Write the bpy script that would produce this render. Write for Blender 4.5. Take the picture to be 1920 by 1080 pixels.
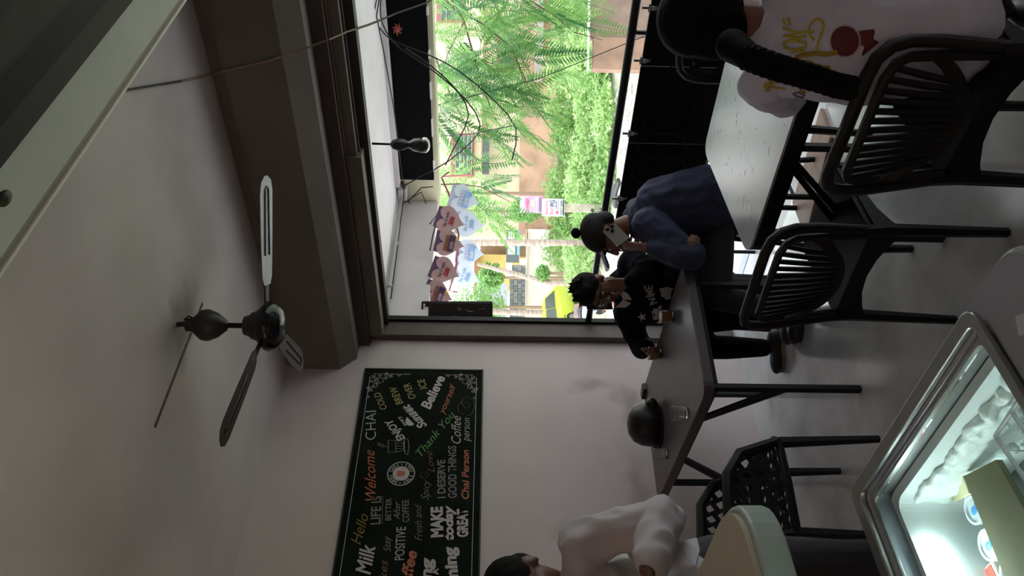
import bpy, math, random
from math import sin, cos, pi, radians
from mathutils import Vector as V, Matrix
from mathutils.bvhtree import BVHTree
random.seed(7)
S = bpy.context.scene
COL = S.collection
for o in list(bpy.data.objects): bpy.data.objects.remove(o)

# ------------------------------------------------------------------ camera
FPX = 1450.; EYE = V((0, 0, 1.65))
AZ = radians(44.1); PITCH = radians(-1.93); ROLL = radians(0.9)
fh = V((-sin(AZ), cos(AZ), 0)); rh = V((cos(AZ), sin(AZ), 0)); zz = V((0, 0, 1))
fwd = fh*cos(PITCH)+zz*sin(PITCH); u0 = zz*cos(PITCH)-fh*sin(PITCH)
rgt = rh*cos(ROLL)+u0*sin(ROLL); upv = u0*cos(ROLL)-rh*sin(ROLL)
cam = bpy.data.cameras.new('camera'); co = bpy.data.objects.new('camera', cam); COL.objects.link(co)
cam.sensor_width = 36; cam.lens = FPX/1920*36; cam.clip_start = .02; cam.clip_end = 400
m = Matrix.Identity(4)
for i, a in enumerate((-upv, rgt, -fwd)):            # the phone was held sideways
    for k in range(3): m[k][i] = a[k]
m.translation = EYE; co.matrix_world = m
S.camera = co

# ------------------------------------------------------------------ world and lights
w = bpy.data.worlds.new('world'); S.world = w; w.use_nodes = True
nt = w.node_tree; bg = nt.nodes['Background']
tc = nt.nodes.new('ShaderNodeTexCoord'); sp = nt.nodes.new('ShaderNodeSeparateXYZ'); rp = nt.nodes.new('ShaderNodeValToRGB')
nt.links.new(tc.outputs['Generated'], sp.inputs[0]); nt.links.new(sp.outputs[2], rp.inputs[0]); nt.links.new(rp.outputs[0], bg.inputs[0])
rp.color_ramp.elements[0].color = (1, 1, 1, 1); rp.color_ramp.elements[1].color = (.72, .84, 1, 1)
bg.inputs[1].default_value = 2.5
def light(name, kind, loc, energy, color, size=None, rot=None, sy=None, angle=None, radius=None):
    l = bpy.data.lights.new(name, kind); l.energy = energy; l.color = color
    if size: l.size = size
    if sy: l.shape = 'RECTANGLE'; l.size_y = sy
    if angle: l.angle = angle
    if radius: l.shadow_soft_size = radius
    o = bpy.data.objects.new(name, l); COL.objects.link(o); o.location = loc
    if rot: o.rotation_euler = rot
    return o
light('sun', 'SUN', (0, 0, 30), 2.8, (1, .97, .9), angle=radians(22), rot=(radians(28), radians(-30), 0))
light('fill_behind', 'AREA', (.4, -1.4, 2.0), 20, (1, .76, .62), size=1.4, sy=.5, rot=(radians(180), 0, 0))  # added warm uplight behind the camera, lifts the dim interior
light('fill_left', 'AREA', (-2.2, -1.2, 1.9), 12, (1, .74, .66), size=1.2, sy=.4, rot=(radians(180), 0, 0))  # second added warm uplight, unseen, fills the left of the room
S.view_settings.view_transform = 'Standard'; S.view_settings.look = 'None'
S.view_settings.gamma = 1; S.view_settings.use_curve_mapping = False
S.view_settings.exposure = 0.42

# ------------------------------------------------------------------ helpers
def P(x, y, X=None, Y=None, Z=None, D=None):
    """photo pixel -> point on a wall plane, floor plane or at a depth"""
    u = 1080-y
    d = fwd+rgt*((u-540)/FPX)-upv*((x-960)/FPX)
    if X is not None: t = X/d.x
    elif Y is not None: t = Y/d.y
    elif Z is not None: t = (Z-EYE.z)/d.z
    else: t = D
    return EYE+d*t
MATS = {}
def mat(name, col, rough=.6, metal=0, var=.0, scale=8, bump=0, bscale=60, col2=None, emis=0, trans=0, ior=1.45, coat=0, sss=0, spec=None, detail=4, stretch=None):
    if name in MATS: return MATS[name]
    M = bpy.data.materials.new(name); M.use_nodes = True; n = M.node_tree; b = n.nodes['Principled BSDF']
    b.inputs['Roughness'].default_value = rough; b.inputs['Metallic'].default_value = metal
    c = (*col, 1); b.inputs['Base Color'].default_value = c
    if spec is not None: b.inputs['Specular IOR Level'].default_value = spec
    if coat: b.inputs['Coat Weight'].default_value = coat; b.inputs['Coat Roughness'].default_value = .1
    if trans: b.inputs['Transmission Weight'].default_value = trans; b.inputs['IOR'].default_value = ior
    if emis: b.inputs['Emission Color'].default_value = c; b.inputs['Emission Strength'].default_value = emis
    t = n.nodes.new('ShaderNodeTexCoord'); mp = n.nodes.new('ShaderNodeMapping'); n.links.new(t.outputs['Object'], mp.inputs[0])
    if stretch: mp.inputs['Scale'].default_value = stretch
    if var or col2:
        no = n.nodes.new('ShaderNodeTexNoise'); no.inputs['Scale'].default_value = scale; no.inputs['Detail'].default_value = detail
        n.links.new(mp.outputs[0], no.inputs[0])
        r = n.nodes.new('ShaderNodeValToRGB'); n.links.new(no.outputs[0], r.inputs[0])
        r.color_ramp.elements[0].position = .35; r.color_ramp.elements[1].position = .65
        c2 = col2 or tuple(max(0, k*(1-var)) for k in col)
        r.color_ramp.elements[0].color = (*c2, 1); r.color_ramp.elements[1].color = (*[min(1, k*(1+var*.6)) for k in col], 1)
        n.links.new(r.outputs[0], b.inputs['Base Color'])
    if bump:
        nb = n.nodes.new('ShaderNodeTexNoise'); nb.inputs['Scale'].default_value = bscale; nb.inputs['Detail'].default_value = 5
        n.links.new(mp.outputs[0], nb.inputs[0])
        bp = n.nodes.new('ShaderNodeBump'); bp.inputs['Strength'].default_value = bump; bp.inputs['Distance'].default_value = .01
        n.links.new(nb.outputs[0], bp.inputs['Height']); n.links.new(bp.outputs[0], b.inputs['Normal'])
    MATS[name] = M
    return M
def wloc(o):
    r = V((0, 0, 0))
    while o is not None: r = r+o.location; o = o.parent
    return r
def frame(d):
    d = d.normalized(); a = V((0, 0, 1)) if abs(d.z) < .9 else V((1, 0, 0))
    x = d.cross(a).normalized(); return x, d.cross(x).normalized()
class G:
    def __init__(s): s.v = []; s.f = []
    def add(s, vs, fs):
        n = len(s.v); s.v += [V(q) for q in vs]; s.f += [tuple(n+i for i in f) for f in fs]; return s
    def box(s, x0, x1, y0, y1, z0, z1, R=None):
        vs = [V((x, y, z)) for x in (x0, x1) for y in (y0, y1) for z in (z0, z1)]
        if R is not None: vs = [R @ q for q in vs]
        return s.add(vs, [(0, 1, 3, 2), (4, 6, 7, 5), (0, 4, 5, 1), (2, 3, 7, 6), (0, 2, 6, 4), (1, 5, 7, 3)])
    def bar(s, p0, p1, w, h, up=(0, 0, 1)):
        p0 = V(p0); p1 = V(p1); d = (p1-p0).normalized(); u = V(up)
        if abs(d.dot(u)) > .98: u = V((0, 1, 0))
        x = d.cross(u).normalized(); y = x.cross(d)
        vs = [p+x*a*w/2+y*b*h/2 for p in (p0, p1) for a in (-1, 1) for b in (-1, 1)]
        return s.add(vs, [(0, 2, 3, 1), (4, 5, 7, 6), (0, 1, 5, 4), (2, 6, 7, 3), (0, 4, 6, 2), (1, 3, 7, 5)])
    def tube(s, pts, r, n=6, closed=False, flat=1.0):
        pts = [V(p) for p in pts]; N = len(pts); vs = []; fs = []
        rr = r if isinstance(r, (list, tuple)) else [r]*N
        d0 = None; x = None
        for i in range(N):
            a = pts[(i+1) % N] if (closed or i < N-1) else pts[i]; b = pts[i-1] if (closed or i > 0) else pts[i]
            d = (a-b).normalized()
            if x is None: x, _ = frame(d)
            x = (x-d*x.dot(d)).normalized(); y = d.cross(x)
            for k in range(n):
                t = 2*pi*k/n; vs.append(pts[i]+(x*cos(t)+y*sin(t)*flat)*rr[i])
        for i in range(N if closed else N-1):
            for k in range(n):
                j = (i+1) % N; fs.append((i*n+k, i*n+(k+1) % n, j*n+(k+1) % n, j*n+k))
        if not closed:
            fs.append(tuple(range(n-1, -1, -1))); fs.append(tuple((N-1)*n+k for k in range(n)))
        return s.add(vs, fs)
    def lathe(s, prof, c=(0, 0, 0), n=24, R=None, cap=True):
        vs = []; fs = []; c = V(c)
        for r, z in prof:
            for k in range(n):
                q = V((r*cos(2*pi*k/n), r*sin(2*pi*k/n), z)); vs.append(c+(R @ q if R is not None else q))
        for i in range(len(prof)-1):
            for k in range(n): fs.append((i*n+k, i*n+(k+1) % n, (i+1)*n+(k+1) % n, (i+1)*n+k))
        if cap: fs.append(tuple(range(n-1, -1, -1))); fs.append(tuple((len(prof)-1)*n+k for k in range(n)))
        return s.add(vs, fs)
    def ell(s, c, r, R=None, nu=16, nv=10):
        c = V(c); vs = []; fs = []
        for i in range(1, nv):
            a = pi*i/nv
            for k in range(nu):
                q = V((r[0]*sin(a)*cos(2*pi*k/nu), r[1]*sin(a)*sin(2*pi*k/nu), r[2]*cos(a))); vs.append(c+(R @ q if R is not None else q))
        t = len(vs)
        for sg in (1, -1):
            q = V((0, 0, sg*r[2])); vs.append(c+(R @ q if R is not None else q))
        for i in range(nv-2):
            for k in range(nu): fs.append((i*nu+k, (i+1)*nu+k, (i+1)*nu+(k+1) % nu, i*nu+(k+1) % nu))
        for k in range(nu):
            fs.append((t, k, (k+1) % nu)); b = (nv-2)*nu; fs.append((t+1, b+(k+1) % nu, b+k))
        return s.add(vs, fs)
    def cap(s, p0, p1, r0, r1, n=12):
        p0 = V(p0); p1 = V(p1); d = p1-p0
        if d.length < 1e-6: return s.ell(p0, (r0,)*3)
        x, y = frame(d); d.normalize(); L = (p1-p0).length
        pf = [(r0*sin(a), -r0*cos(a)) for a in (.15, .6, 1.1, pi/2)]+[(r1*sin(a), L-r1*cos(a)) for a in (pi/2, pi-1.1, pi-.6, pi-.15)]
        R = Matrix((x, y, d)).transposed()
        if R.determinant() < 0: R = Matrix((y, x, d)).transposed()
        return s.lathe(pf, p0, n, R)
    def prism(s, poly, o, ax, ay, th):
        o = V(o); ax = V(ax); ay = V(ay); th = V(th); n = len(poly)
        vs = [o+ax*a+ay*b for a, b in poly]; vs += [q+th for q in vs]
        fs = [tuple(range(n-1, -1, -1)), tuple(range(n, 2*n))]+[(i, (i+1) % n, n+(i+1) % n, n+i) for i in range(n)]
        return s.add(vs, fs)
    def build(s, name, m, parent=None, smooth=False, bevel=0, label=None, stuff=False, link=True):
        o0 = wloc(parent) if parent else V((0, 0, 0))
        me = bpy.data.meshes.new(name); me.from_pydata([tuple(q-o0) for q in s.v], [], s.f)
        me.materials.append(m)
        if smooth:
            me.polygons.foreach_set('use_smooth', [True]*len(me.polygons))
            try: me.set_sharp_from_angle(angle=radians(smooth if smooth is not True else 45))
            except Exception: pass
        me.validate()
        o = bpy.data.objects.new(name, me); COL.objects.link(o); o.parent = parent
        if bevel:
            b = o.modifiers.new('b', 'BEVEL'); b.width = bevel; b.segments = 2; b.limit_method = 'ANGLE'; b.angle_limit = radians(40)
        if label: o['label'] = label
        if stuff: o['kind'] = 'stuff'
        return o
def thing(name, label, cat, loc=(0, 0, 0), group=None):
    o = bpy.data.objects.new(name, None); COL.objects.link(o); o.location = loc; o.empty_display_size = .05
    return tag(o, label, cat, group)
def tag(o, label, cat, group=None, kind=None):
    o['label'] = label; o['category'] = cat
    if group: o['group'] = group
    if kind: o['kind'] = kind
    return o
def struct(o): o['kind'] = 'structure'; return o
def dup(r, loc, rz, label, group=None):
    c = r.copy(); COL.objects.link(c); c.location = loc; c.rotation_euler = (0, 0, rz); c['label'] = label
    if group: c['group'] = group
    for ch in list(r.children):
        d = ch.copy(); COL.objects.link(d); d.parent = c
        for g in list(ch.children):
            e = g.copy(); COL.objects.link(e); e.parent = d
    return c
def text(body, mtl, parent, p0, ex, ey, width, height, name='lettering', shear=0, bold=0, label=None, th=.0006):
    """flat lettering with its baseline start at p0, reading along ex, up along ey"""
    cu = bpy.data.curves.new(name, 'FONT'); cu.body = body; cu.size = 1; cu.shear = shear; cu.offset = bold; cu.resolution_u = 3
    t = bpy.data.objects.new(name, cu); COL.objects.link(t)
    dg = bpy.context.evaluated_depsgraph_get(); me = bpy.data.meshes.new_from_object(t.evaluated_get(dg))
    bpy.data.objects.remove(t)
    if not me.vertices: return None
    xs = [q.co.x for q in me.vertices]; ys = [q.co.y for q in me.vertices]
    w0 = max(xs)-min(xs); sx = width/w0; sy = height/.72
    ex = V(ex).normalized(); ey = V(ey).normalized(); nn = ex.cross(ey); p0 = V(p0); o0 = wloc(parent)
    x0 = min(xs)
    for q in me.vertices: q.co = p0-o0+ex*((q.co.x-x0)*sx)+ey*(q.co.y*sy)+nn*th
    me.materials.clear(); me.materials.append(mtl); me.name = name
    o = bpy.data.objects.new(name, me); COL.objects.link(o); o.parent = parent
    if label: o['label'] = label
    return o
from mathutils import noise as NZ
def blob(g, name, vox, mtl, parent, it=3, label=None, wr=0, wf=9):
    """one continuous surface grown over overlapping volumes"""
    o0 = wloc(parent)
    me = bpy.data.meshes.new(name); me.from_pydata([tuple(q-o0) for q in g.v], [], g.f)
    t = bpy.data.objects.new(name, me); COL.objects.link(t)
    r = t.modifiers.new('r', 'REMESH'); r.mode = 'VOXEL'; r.voxel_size = vox
    sm = t.modifiers.new('s', 'SMOOTH'); sm.iterations = it; sm.factor = .5
    dg = bpy.context.evaluated_depsgraph_get(); m2 = bpy.data.meshes.new_from_object(t.evaluated_get(dg))
    bpy.data.objects.remove(t)
    if wr:
        nr = [v.normal.copy() for v in m2.vertices]
        for v, n_ in zip(m2.vertices, nr):
            q = v.co*wf; a = NZ.noise(V((q.x*1.3+3, q.y*1.3+1, q.z*.8+7))); b = NZ.noise(V((q.x*2+q.z, q.y*2, q.z*1.5)))
            v.co += n_*wr*((1-abs(a)*3.2)*.7+b*.6)
    m2.materials.clear(); m2.materials.append(mtl); m2.polygons.foreach_set('use_smooth', [True]*len(m2.polygons)); m2.name = name
    o = bpy.data.objects.new(name, m2); COL.objects.link(o); o.parent = parent
    if label: o['label'] = label
    return o
def rot_to(face, up=(0, 0, 1)):
    """matrix whose +y looks along face"""
    y = V(face).normalized(); x = y.cross(V(up)).normalized(); z = x.cross(y)
    return Matrix((x, y, z)).transposed()

# ------------------------------------------------------------------ materials
m_wall = mat('wall_paint', (.55, .485, .485), .75, var=.07, scale=1.7, bump=.12, bscale=140)
m_ceil = mat('ceiling_paint', (.52, .47, .44), .8, var=.14, scale=1.3, bump=.1, bscale=120)
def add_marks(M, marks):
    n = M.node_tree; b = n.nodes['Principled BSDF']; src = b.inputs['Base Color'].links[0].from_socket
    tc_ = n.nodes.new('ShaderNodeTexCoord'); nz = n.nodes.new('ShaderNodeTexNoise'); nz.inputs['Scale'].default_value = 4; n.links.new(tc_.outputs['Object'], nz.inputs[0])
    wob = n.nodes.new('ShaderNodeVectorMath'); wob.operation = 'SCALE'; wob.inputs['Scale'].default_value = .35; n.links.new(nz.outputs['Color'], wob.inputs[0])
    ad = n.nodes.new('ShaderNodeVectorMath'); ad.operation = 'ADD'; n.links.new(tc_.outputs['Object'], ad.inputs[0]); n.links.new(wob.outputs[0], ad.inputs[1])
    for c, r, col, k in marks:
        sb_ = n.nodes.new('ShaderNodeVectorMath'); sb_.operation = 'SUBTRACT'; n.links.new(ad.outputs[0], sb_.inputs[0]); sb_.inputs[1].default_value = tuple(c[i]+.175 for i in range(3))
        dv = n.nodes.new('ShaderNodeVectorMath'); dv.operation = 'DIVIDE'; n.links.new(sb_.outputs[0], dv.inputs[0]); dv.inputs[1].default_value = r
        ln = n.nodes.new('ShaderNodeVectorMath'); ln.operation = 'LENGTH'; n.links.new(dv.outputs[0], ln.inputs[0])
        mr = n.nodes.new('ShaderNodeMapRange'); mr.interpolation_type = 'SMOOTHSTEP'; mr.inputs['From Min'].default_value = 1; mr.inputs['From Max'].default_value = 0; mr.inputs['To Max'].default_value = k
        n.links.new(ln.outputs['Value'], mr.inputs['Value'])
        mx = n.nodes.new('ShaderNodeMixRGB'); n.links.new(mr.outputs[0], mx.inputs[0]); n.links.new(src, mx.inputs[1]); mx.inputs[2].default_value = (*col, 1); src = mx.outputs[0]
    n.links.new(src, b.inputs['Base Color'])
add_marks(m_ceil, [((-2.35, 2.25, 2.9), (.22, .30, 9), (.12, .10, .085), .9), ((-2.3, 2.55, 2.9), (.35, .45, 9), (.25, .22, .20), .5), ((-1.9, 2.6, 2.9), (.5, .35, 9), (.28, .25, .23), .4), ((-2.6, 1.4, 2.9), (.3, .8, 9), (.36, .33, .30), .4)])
add_marks(m_wall, [((-3.8, 3.05, .95), (9, .10, .22), (.26, .22, .20), .6), ((-3.8, 2.35, .80), (9, .45, .10), (.33, .26, .22), .55), ((-3.8, 2.1, 1.25), (9, .12, .18), (.36, .28, .24), .45), ((-3.8, 2.9, .75), (9, .25, .10), (.22, .18, .16), .6)])
m_beam = mat('beam_brown', (.14, .12, .095), .7, var=.12, scale=3, bump=.15)
m_trim = mat('trim_dark_brown', (.055, .040, .034), .55, var=.2, scale=6)
m_jamb = mat('jamb_brown', (.085, .066, .060), .6, var=.2, scale=6, bump=.2)
m_black = mat('black_metal', (.005, .005, .006), .45, spec=.25)
m_matte = mat('matte_black', (.003, .0035, .004), .85, spec=.08)
m_panel = mat('black_panel_sheet', (.005, .006, .006), .6, var=.3, scale=4, spec=.15)
m_cream = mat('cream_paint', (.62, .60, .42), .7, var=.06, scale=5, bump=.1)
m_white = mat('white_plaster', (.60, .56, .57), .75, var=.05, scale=4, bump=.1)
m_soff = mat('soffit_white', (.80, .76, .78), .75, var=.04, scale=5)
m_green = mat('cream_green_paint', (.50, .52, .44), .7, var=.06, scale=3)

# ------------------------------------------------------------------ room shell
def bx(name, m_, x0, x1, y0, y1, z0, z1, parent=None, bevel=0, st=True):
    o = G().box(x0, x1, y0, y1, z0, z1).build(name, m_, parent, bevel=bevel)
    if st and parent is None: struct(o)
    return o
WX = -3.8
mf = mat('floor_concrete', (.66, .69, .70), .17, var=.2, col2=(.44, .455, .46), scale=2.3, bump=.06, bscale=12, detail=8, spec=1.0)
mf.node_tree.nodes['Principled BSDF'].inputs['IOR'].default_value = 1.95
bx('floor', mf, WX, 2.6, -2.6, 3.32, -.12, 0)
bx('floor', mat('verandah_tile', (.74, .76, .80), .28, var=.06, scale=5), WX-.1, 2.6, 3.32, 5.15, -.14, -.002)
bx('trim_1', mat('pale_blue_tile', (.45, .56, .70), .3), WX, 2.6, 3.62, 3.70, -.02, .001)
bx('wall_left', m_wall, WX-.2, WX, -2.6, 3.55, -.1, 3.0)
bx('wall_back', m_wall, WX-.2, 2.8, -2.8, -2.6, -.1, 3.0)
bx('wall_right', m_wall, 2.6, 2.8, -2.8, 3.6, -.1, 3.0)
bx('ceiling', m_ceil, WX-.2, 2.8, -2.8, 3.6, 2.9, 3.05)
# the window opening takes the whole street side; a short pier at the far right
bx('wall_front', m_wall, 1.3, 2.6, 3.42, 3.6, 0, 2.9)
# main brown beam above the opening with a chamfered lower edge
bm = G().prism([(3.16, 2.835), (3.16, 2.56), (3.25, 2.468), (3.47, 2.468), (3.47, 2.9), (3.19, 2.9), (3.19, 2.835)], (WX, 0, 0), (0, 1, 0), (0, 0, 1), (6.4, 0, 0)).build('trim_2', m_beam); struct(bm)
# header mouldings stepping down to the frame
struct(G().box(WX, 2.6, 3.36, 3.47, 2.40, 2.47).build('trim_3', m_trim))
struct(G().box(WX, 2.6, 3.42, 3.50, 2.34, 2.42).build('trim_4', m_beam))
struct(G().box(WX, 2.6, 3.455, 3.475, 2.44, 2.33).box(WX, 2.6, 3.385, 3.40, 2.39, 2.402).build('trim_5', m_trim))
struct(G().box(WX+.05, -2.36, 3.40, 3.50, 2.315, 2.405).build('trim_6', m_beam, bevel=.004))
win = bpy.data.objects.new('window_1', None); COL.objects.link(win); win['kind'] = 'structure'
G().box(WX, 2.6, 3.50, 3.57, 2.288, 2.40).build('frame_header', mat('frame_dark', (.018, .014, .014), .5), win)
G().box(WX, WX+.055, 3.41, 3.53, 0, 2.40).build('frame_jamb', m_jamb, win, bevel=.004)
G().box(WX, WX+.075, 3.53, 3.565, 0, 2.34).build('frame_strip', m_black, win)
G().box(WX, 2.6, 3.49, 3.52, 2.47, 2.9).build('frame_infill', m_beam, win)
# plaster patch line along the ceiling edge
# cross beam, cream, with the dark shutter box beside it
cb = struct(G().box(-1.045, -.86, -2.6, 3.16, 2.60, 2.9).build('trim_7', m_green))
struct(G().box(-1.072, -1.046, -2.6, 3.1, 2.612, 2.895).build('trim_8', mat('groove_grey', (.30, .27, .24), .7)))
struct(G().box(-1.080, -1.0725, -2.6, 2.6, 2.606, 2.895).build('trim_9', mat('groove_cream', (.72, .68, .58), .6)))
sb = G().prism([(-.86, 2.9), (-.86, 2.56), (-.82, 2.50), (-.74, 2.47), (-.70, 2.49), (-.60, 2.46), (-.45, 2.46), (-.45, 2.9)], (0, -2.6, 0), (1, 0, 0), (0, 0, 1), (0, 5.7, 0)).build('trim_10', mat('shutter_box', (.010, .009, .007), .6, var=.3, scale=4, spec=.2)); struct(sb)
hk = P(195, 18, X=-.86)
tag(G().ell(hk, (.012, .02, .016)).cap(hk+V((0, 0, 0)), hk+V((.03, 0, .02)), .006, .006).build('ceiling_hook', mat('rust_brown', (.16, .09, .04), .6), smooth=True), 'small rusty brown hook under the dark beam near the ceiling', 'hook')
hk = P(8, 372, X=-.86)
tag(G().ell(hk, (.012, .02, .010)).cap(hk, hk+V((.01, 0, .03)), .01, .01).build('cable_clamp', mat('lamp_dark', (.03, .03, .015), .5), smooth=True), 'dark olive clamp on the cream beam at the ceiling', 'clamp')

# dirty marks of the ceiling
struct(G().bar((-2.47, 2.42, 2.8985), (-2.47, 1.76, 2.8985), .014, .004).build('trim_11', mat('old_channel', (.10, .075, .06), .8, var=.3, scale=30)))
# rusty tape-held cable across the ceiling and beam
cbl = thing('ceiling_cable', 'thin tan and black cable strung over the ceiling and beam to the opening', 'cable', (-1.35, 2.25, 2.89))
a_ = [P(x, y, Z=2.894) for x, y in ((180, 178), (260, 165), (340, 152), (375, 146))]
b_ = [P(400, 139, Y=3.19), P(425, 132, Y=3.15), P(500, 115, Y=3.148), P(552, 98, Y=3.148), P(618, 74, Y=3.24), P(650, 60, Y=3.40), P(668, 54, Y=3.49)]
G().tube(a_[:3], .004).build('dark_stretch', m_black, cbl)
G().tube([a_[2]]+a_[3:]+b_[:4], .0045).build('tan_stretch', mat('cable_tan', (.30, .20, .13), .6), cbl)
G().tube(b_[3:], .004).build('brown_stretch', mat('cable_brown', (.12, .08, .055), .6), cbl)
tag(G().tube([b_[-1], P(690, 47, Y=3.7), P(720, 35, Y=4.1), P(745, 24, Y=4.5), P(800, 5, Y=4.85), P(830, -12, Y=5.2)], .006).build('loose_cable', m_black), 'taut black cable running from the opening frame past the white soffit', 'cable')

# ------------------------------------------------------------------ verandah
struct(G().box(WX-.3, 2.6, 3.57, 5.15, 2.36, 2.5).build('trim_12', m_soff))
struct(G().box(-3.6, 2.6, 4.80, 4.87, 2.325, 2.36).build('trim_13', m_white))
struct(G().box(WX-.32, WX-.03, 3.57, 4.93, 2.045, 2.36).build('trim_14', m_white))
struct(G().box(WX-.1, 2.6, 4.94, 5.12, 2.03, 2.36).build('trim_15', m_cream))
struct(G().box(1.6, 1.75, 5.0, 5.12, -.1, 2.05).build('trim_16', m_white))
# black sign sheet hung on the inner side of the fascia
sg = thing('fascia_banner', 'long black sheet hanging under the white soffit outside the opening', 'banner', (-2.2, 4.9, 2.2))
G().box(-3.585, 2.4, 4.885, 4.91, 2.065, 2.325).build('sheet', m_matte, sg)
for k in range(14): G().box(-3.5+k*.31, -3.5+k*.31+random.uniform(.05, .2), 4.882, 4.913, 2.056-random.uniform(0, .006), 2.067).build('torn_edge', mat('edge_white', (.7, .7, .65), .6), sg)
h0 = P(755, 352, Y=4.88); G().tube([h0+V((.06, 0, .0)), h0+V((0, 0, -.01))], .012).build('hook', m_black, sg)
fl = P(745, 55, Y=4.875); fw = G()
for k in range(7):
    a = k*.9; fw.tube([fl, fl+V((cos(a)*.025, 0, sin(a)*.02)), fl+V((cos(a+.5)*.045, 0, sin(a+.5)*.035))], [.005, .006, .002])
fw.ell(fl, (.02, .008, .018))
fw.build('red_mark', mat('red_print', (.32, .05, .03), .6), sg)
# pipe and cables of the corner
pp = thing('conduit_pipe', 'grey conduit pipe along the corner of white side beam and soffit', 'pipe', (-3.75, 3.6, 2.33))
G().tube([(-3.80, 3.58, 2.325), (-3.79, 4.2, 2.325), (-3.74, 4.86, 2.32)], .013, 8).build('pipe', mat('pipe_grey', (.42, .38, .38), .4), pp)
for yy in (3.9, 4.35, 4.75): G().tube([(-3.79, yy, 2.325), (-3.79, yy+.03, 2.325)], .019, 8).build('clip', mat('pipe_grey', (.42, .38, .38), .4), pp)
G().box(-3.76, -3.66, 4.84, 4.93, 2.28, 2.345).build('junction_box', mat('box_grey', (.5, .47, .46), .4), pp, bevel=.006)
jb = V((-3.70, 4.86, 2.27))
tag(G().tube([jb+V((-.02, -.1, .03)), P(790, 360, Y=4.9), P(800, 385, Y=4.9), P(790, 398, Y=4.9), P(765, 378, Y=4.9), P(790, 352, Y=4.9), P(812, 350, Y=4.9)], .004).build('hanging_wire', m_black), 'black wire looped against the cream fascia corner', 'wire')
tag(G().tube([P(733, 560, X=-3.8), P(748, 440, X=-3.8), P(758, 360, Y=4.8), P(738, 200, Y=4.5), P(720, 100, Y=4.3), P(706, 30, Y=4.1), P(712, -10, Y=4.0)], .004).build('soffit_wire', m_black), 'thin black wire sagging along the underside of the soffit', 'wire')
for i, pts in enumerate([[(706, 0), (700, 30), (712, 55), (735, 78), (800, 100), (860, 130), (930, 190), (975, 240), (960, 300)],
                         [(715, -10), (712, 30), (722, 58), (745, 90), (812, 130), (880, 190), (905, 235), (890, 262), (840, 305), (790, 330), (755, 350)],
                         [(760, 90), (812, 125), (860, 170), (885, 215), (860, 260), (835, 310)]]):
    D0 = 4.7
    pt = [P(x, y, D=D0+.12*k) for k, (x, y) in enumerate(pts)]
    # smooth the sag
    q = []
    for a, b in zip(pt[:-1], pt[1:]): q += [a, a.lerp(b, .5)]
    q.append(pt[-1]); q = [q[0]]+[(q[j-1]+q[j]*2+q[j+1])/4 for j in range(1, len(q)-1)]+[q[-1]]
    tag(G().tube(q, .0045).build('sagging_cable', m_black), ['upper black cable sagging from soffit across the leaves', 'middle black cable looping across the leaves to the fascia corner', 'short lower black cable looping in front of the leaves'][i], 'cable', 'cables across the opening')
for i, (a, b, lab) in enumerate([((816, 198), (1208, 68), 'thin straight black line crossing leaves, grass and rail'), ((815, 256), (960, 236), 'thin wire over the cream house wall and leaves')]):
    tag(G().tube([P(*a, D=6.4), P((a[0]+b[0])/2, (a[1]+b[1])/2+(14 if i == 0 else 5), D=5.6), P(*b, D=5.0)], .0035).build('line_wire', m_black), lab, 'wire')
# bulb holder
bl = thing('hanging_bulb', 'dark bulb holder with bulb hanging on a rod from the frame header', 'lamp', (-2.42, 3.6, 2.29))
bp_ = V((-2.42, 3.62, 0))
G().tube([bp_+V((0, 0, 2.29)), bp_+V((0, 0, 2.17))], .005).tube([bp_+V((.008, 0, 2.29)), bp_+V((.004, 0, 2.17))], .002).build('rod', m_black, bl)
G().lathe([(.008, 2.19), (.025, 2.175), (.034, 2.15), (.032, 2.12), (.022, 2.10), (.018, 2.09)], bp_, 16).build('holder', mat('holder_black', (.012, .01, .01), .4), bl, smooth=True)
G().lathe([(.016, 2.10), (.022, 2.08), (.035, 2.06), (.043, 2.02), (.043, 1.99), (.028, 1.975), (.004, 1.97)], bp_, 16).build('bulb', mat('dead_bulb', (.03, .028, .028), .15, trans=.3), bl, smooth=True)

# ------------------------------------------------------------------ railing with black panel
rl = thing('railing', 'black metal railing closing the lower part of the opening', 'railing', (-1.2, 3.55, 0))
G().tube([(WX+.06, 3.55, .962), (1.3, 3.55, .962)], .022, 10).build('top_rail', mat('rail_black', (.012, .012, .014), .3, metal=.4), rl, smooth=True)
for x in (-3.1, -1.70, .1, 1.2): G().tube([(x, 3.55, 0), (x, 3.55, .95)], .011, 8).build('post', m_black, rl)
G().tube([(WX+.06, 3.55, .78), (-2.86, 3.55, .78)], .008, 6).build('lower_rail', m_black, rl)
G().tube([(WX+.06, 3.55, .46), (1.3, 3.55, .46)], .012, 6).build('bottom_rail', m_black, rl)
pn = thing('railing_banner', 'wide black sheet tied to the railing below the top rail', 'banner', (-1.4, 3.53, .45))
for k, (x0, x1) in enumerate([(-2.84, -2.31), (-2.305, -1.86), (-1.855, -1.2), (-1.195, -.3), (-.295, 1.0)]):
    G().box(x0, x1, 3.512, 3.53, .452, .898).build('panel_board', m_panel, pn, bevel=.003)
for z in (.60, .745): G().box(-2.84, 1.0, 3.508, 3.512, z, z+.006).build('seam', mat('seam_grey', (.008, .009, .009), .5, spec=.2), pn)
m_clip = mat('clip_grey', (.30, .30, .30), .35, metal=.6)
for y_, x_ in ((113, 1190), (250, 1172), (372, 1158), (14, 1204)):
    c = P(x_, y_, Y=3.5); c.z = .905
    G().bar(c+V((0, 0, .035)), c+V((0, 0, -.045)), .012, .008, (0, 1, 0)).tube([c+V((-.02, 0, 0)), c+V((.02, 0, 0))], .007).ell(c+V((0, -.004, -.02)), (.012, .008, .012)).build('clip', m_clip, pn, smooth=True)
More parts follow.
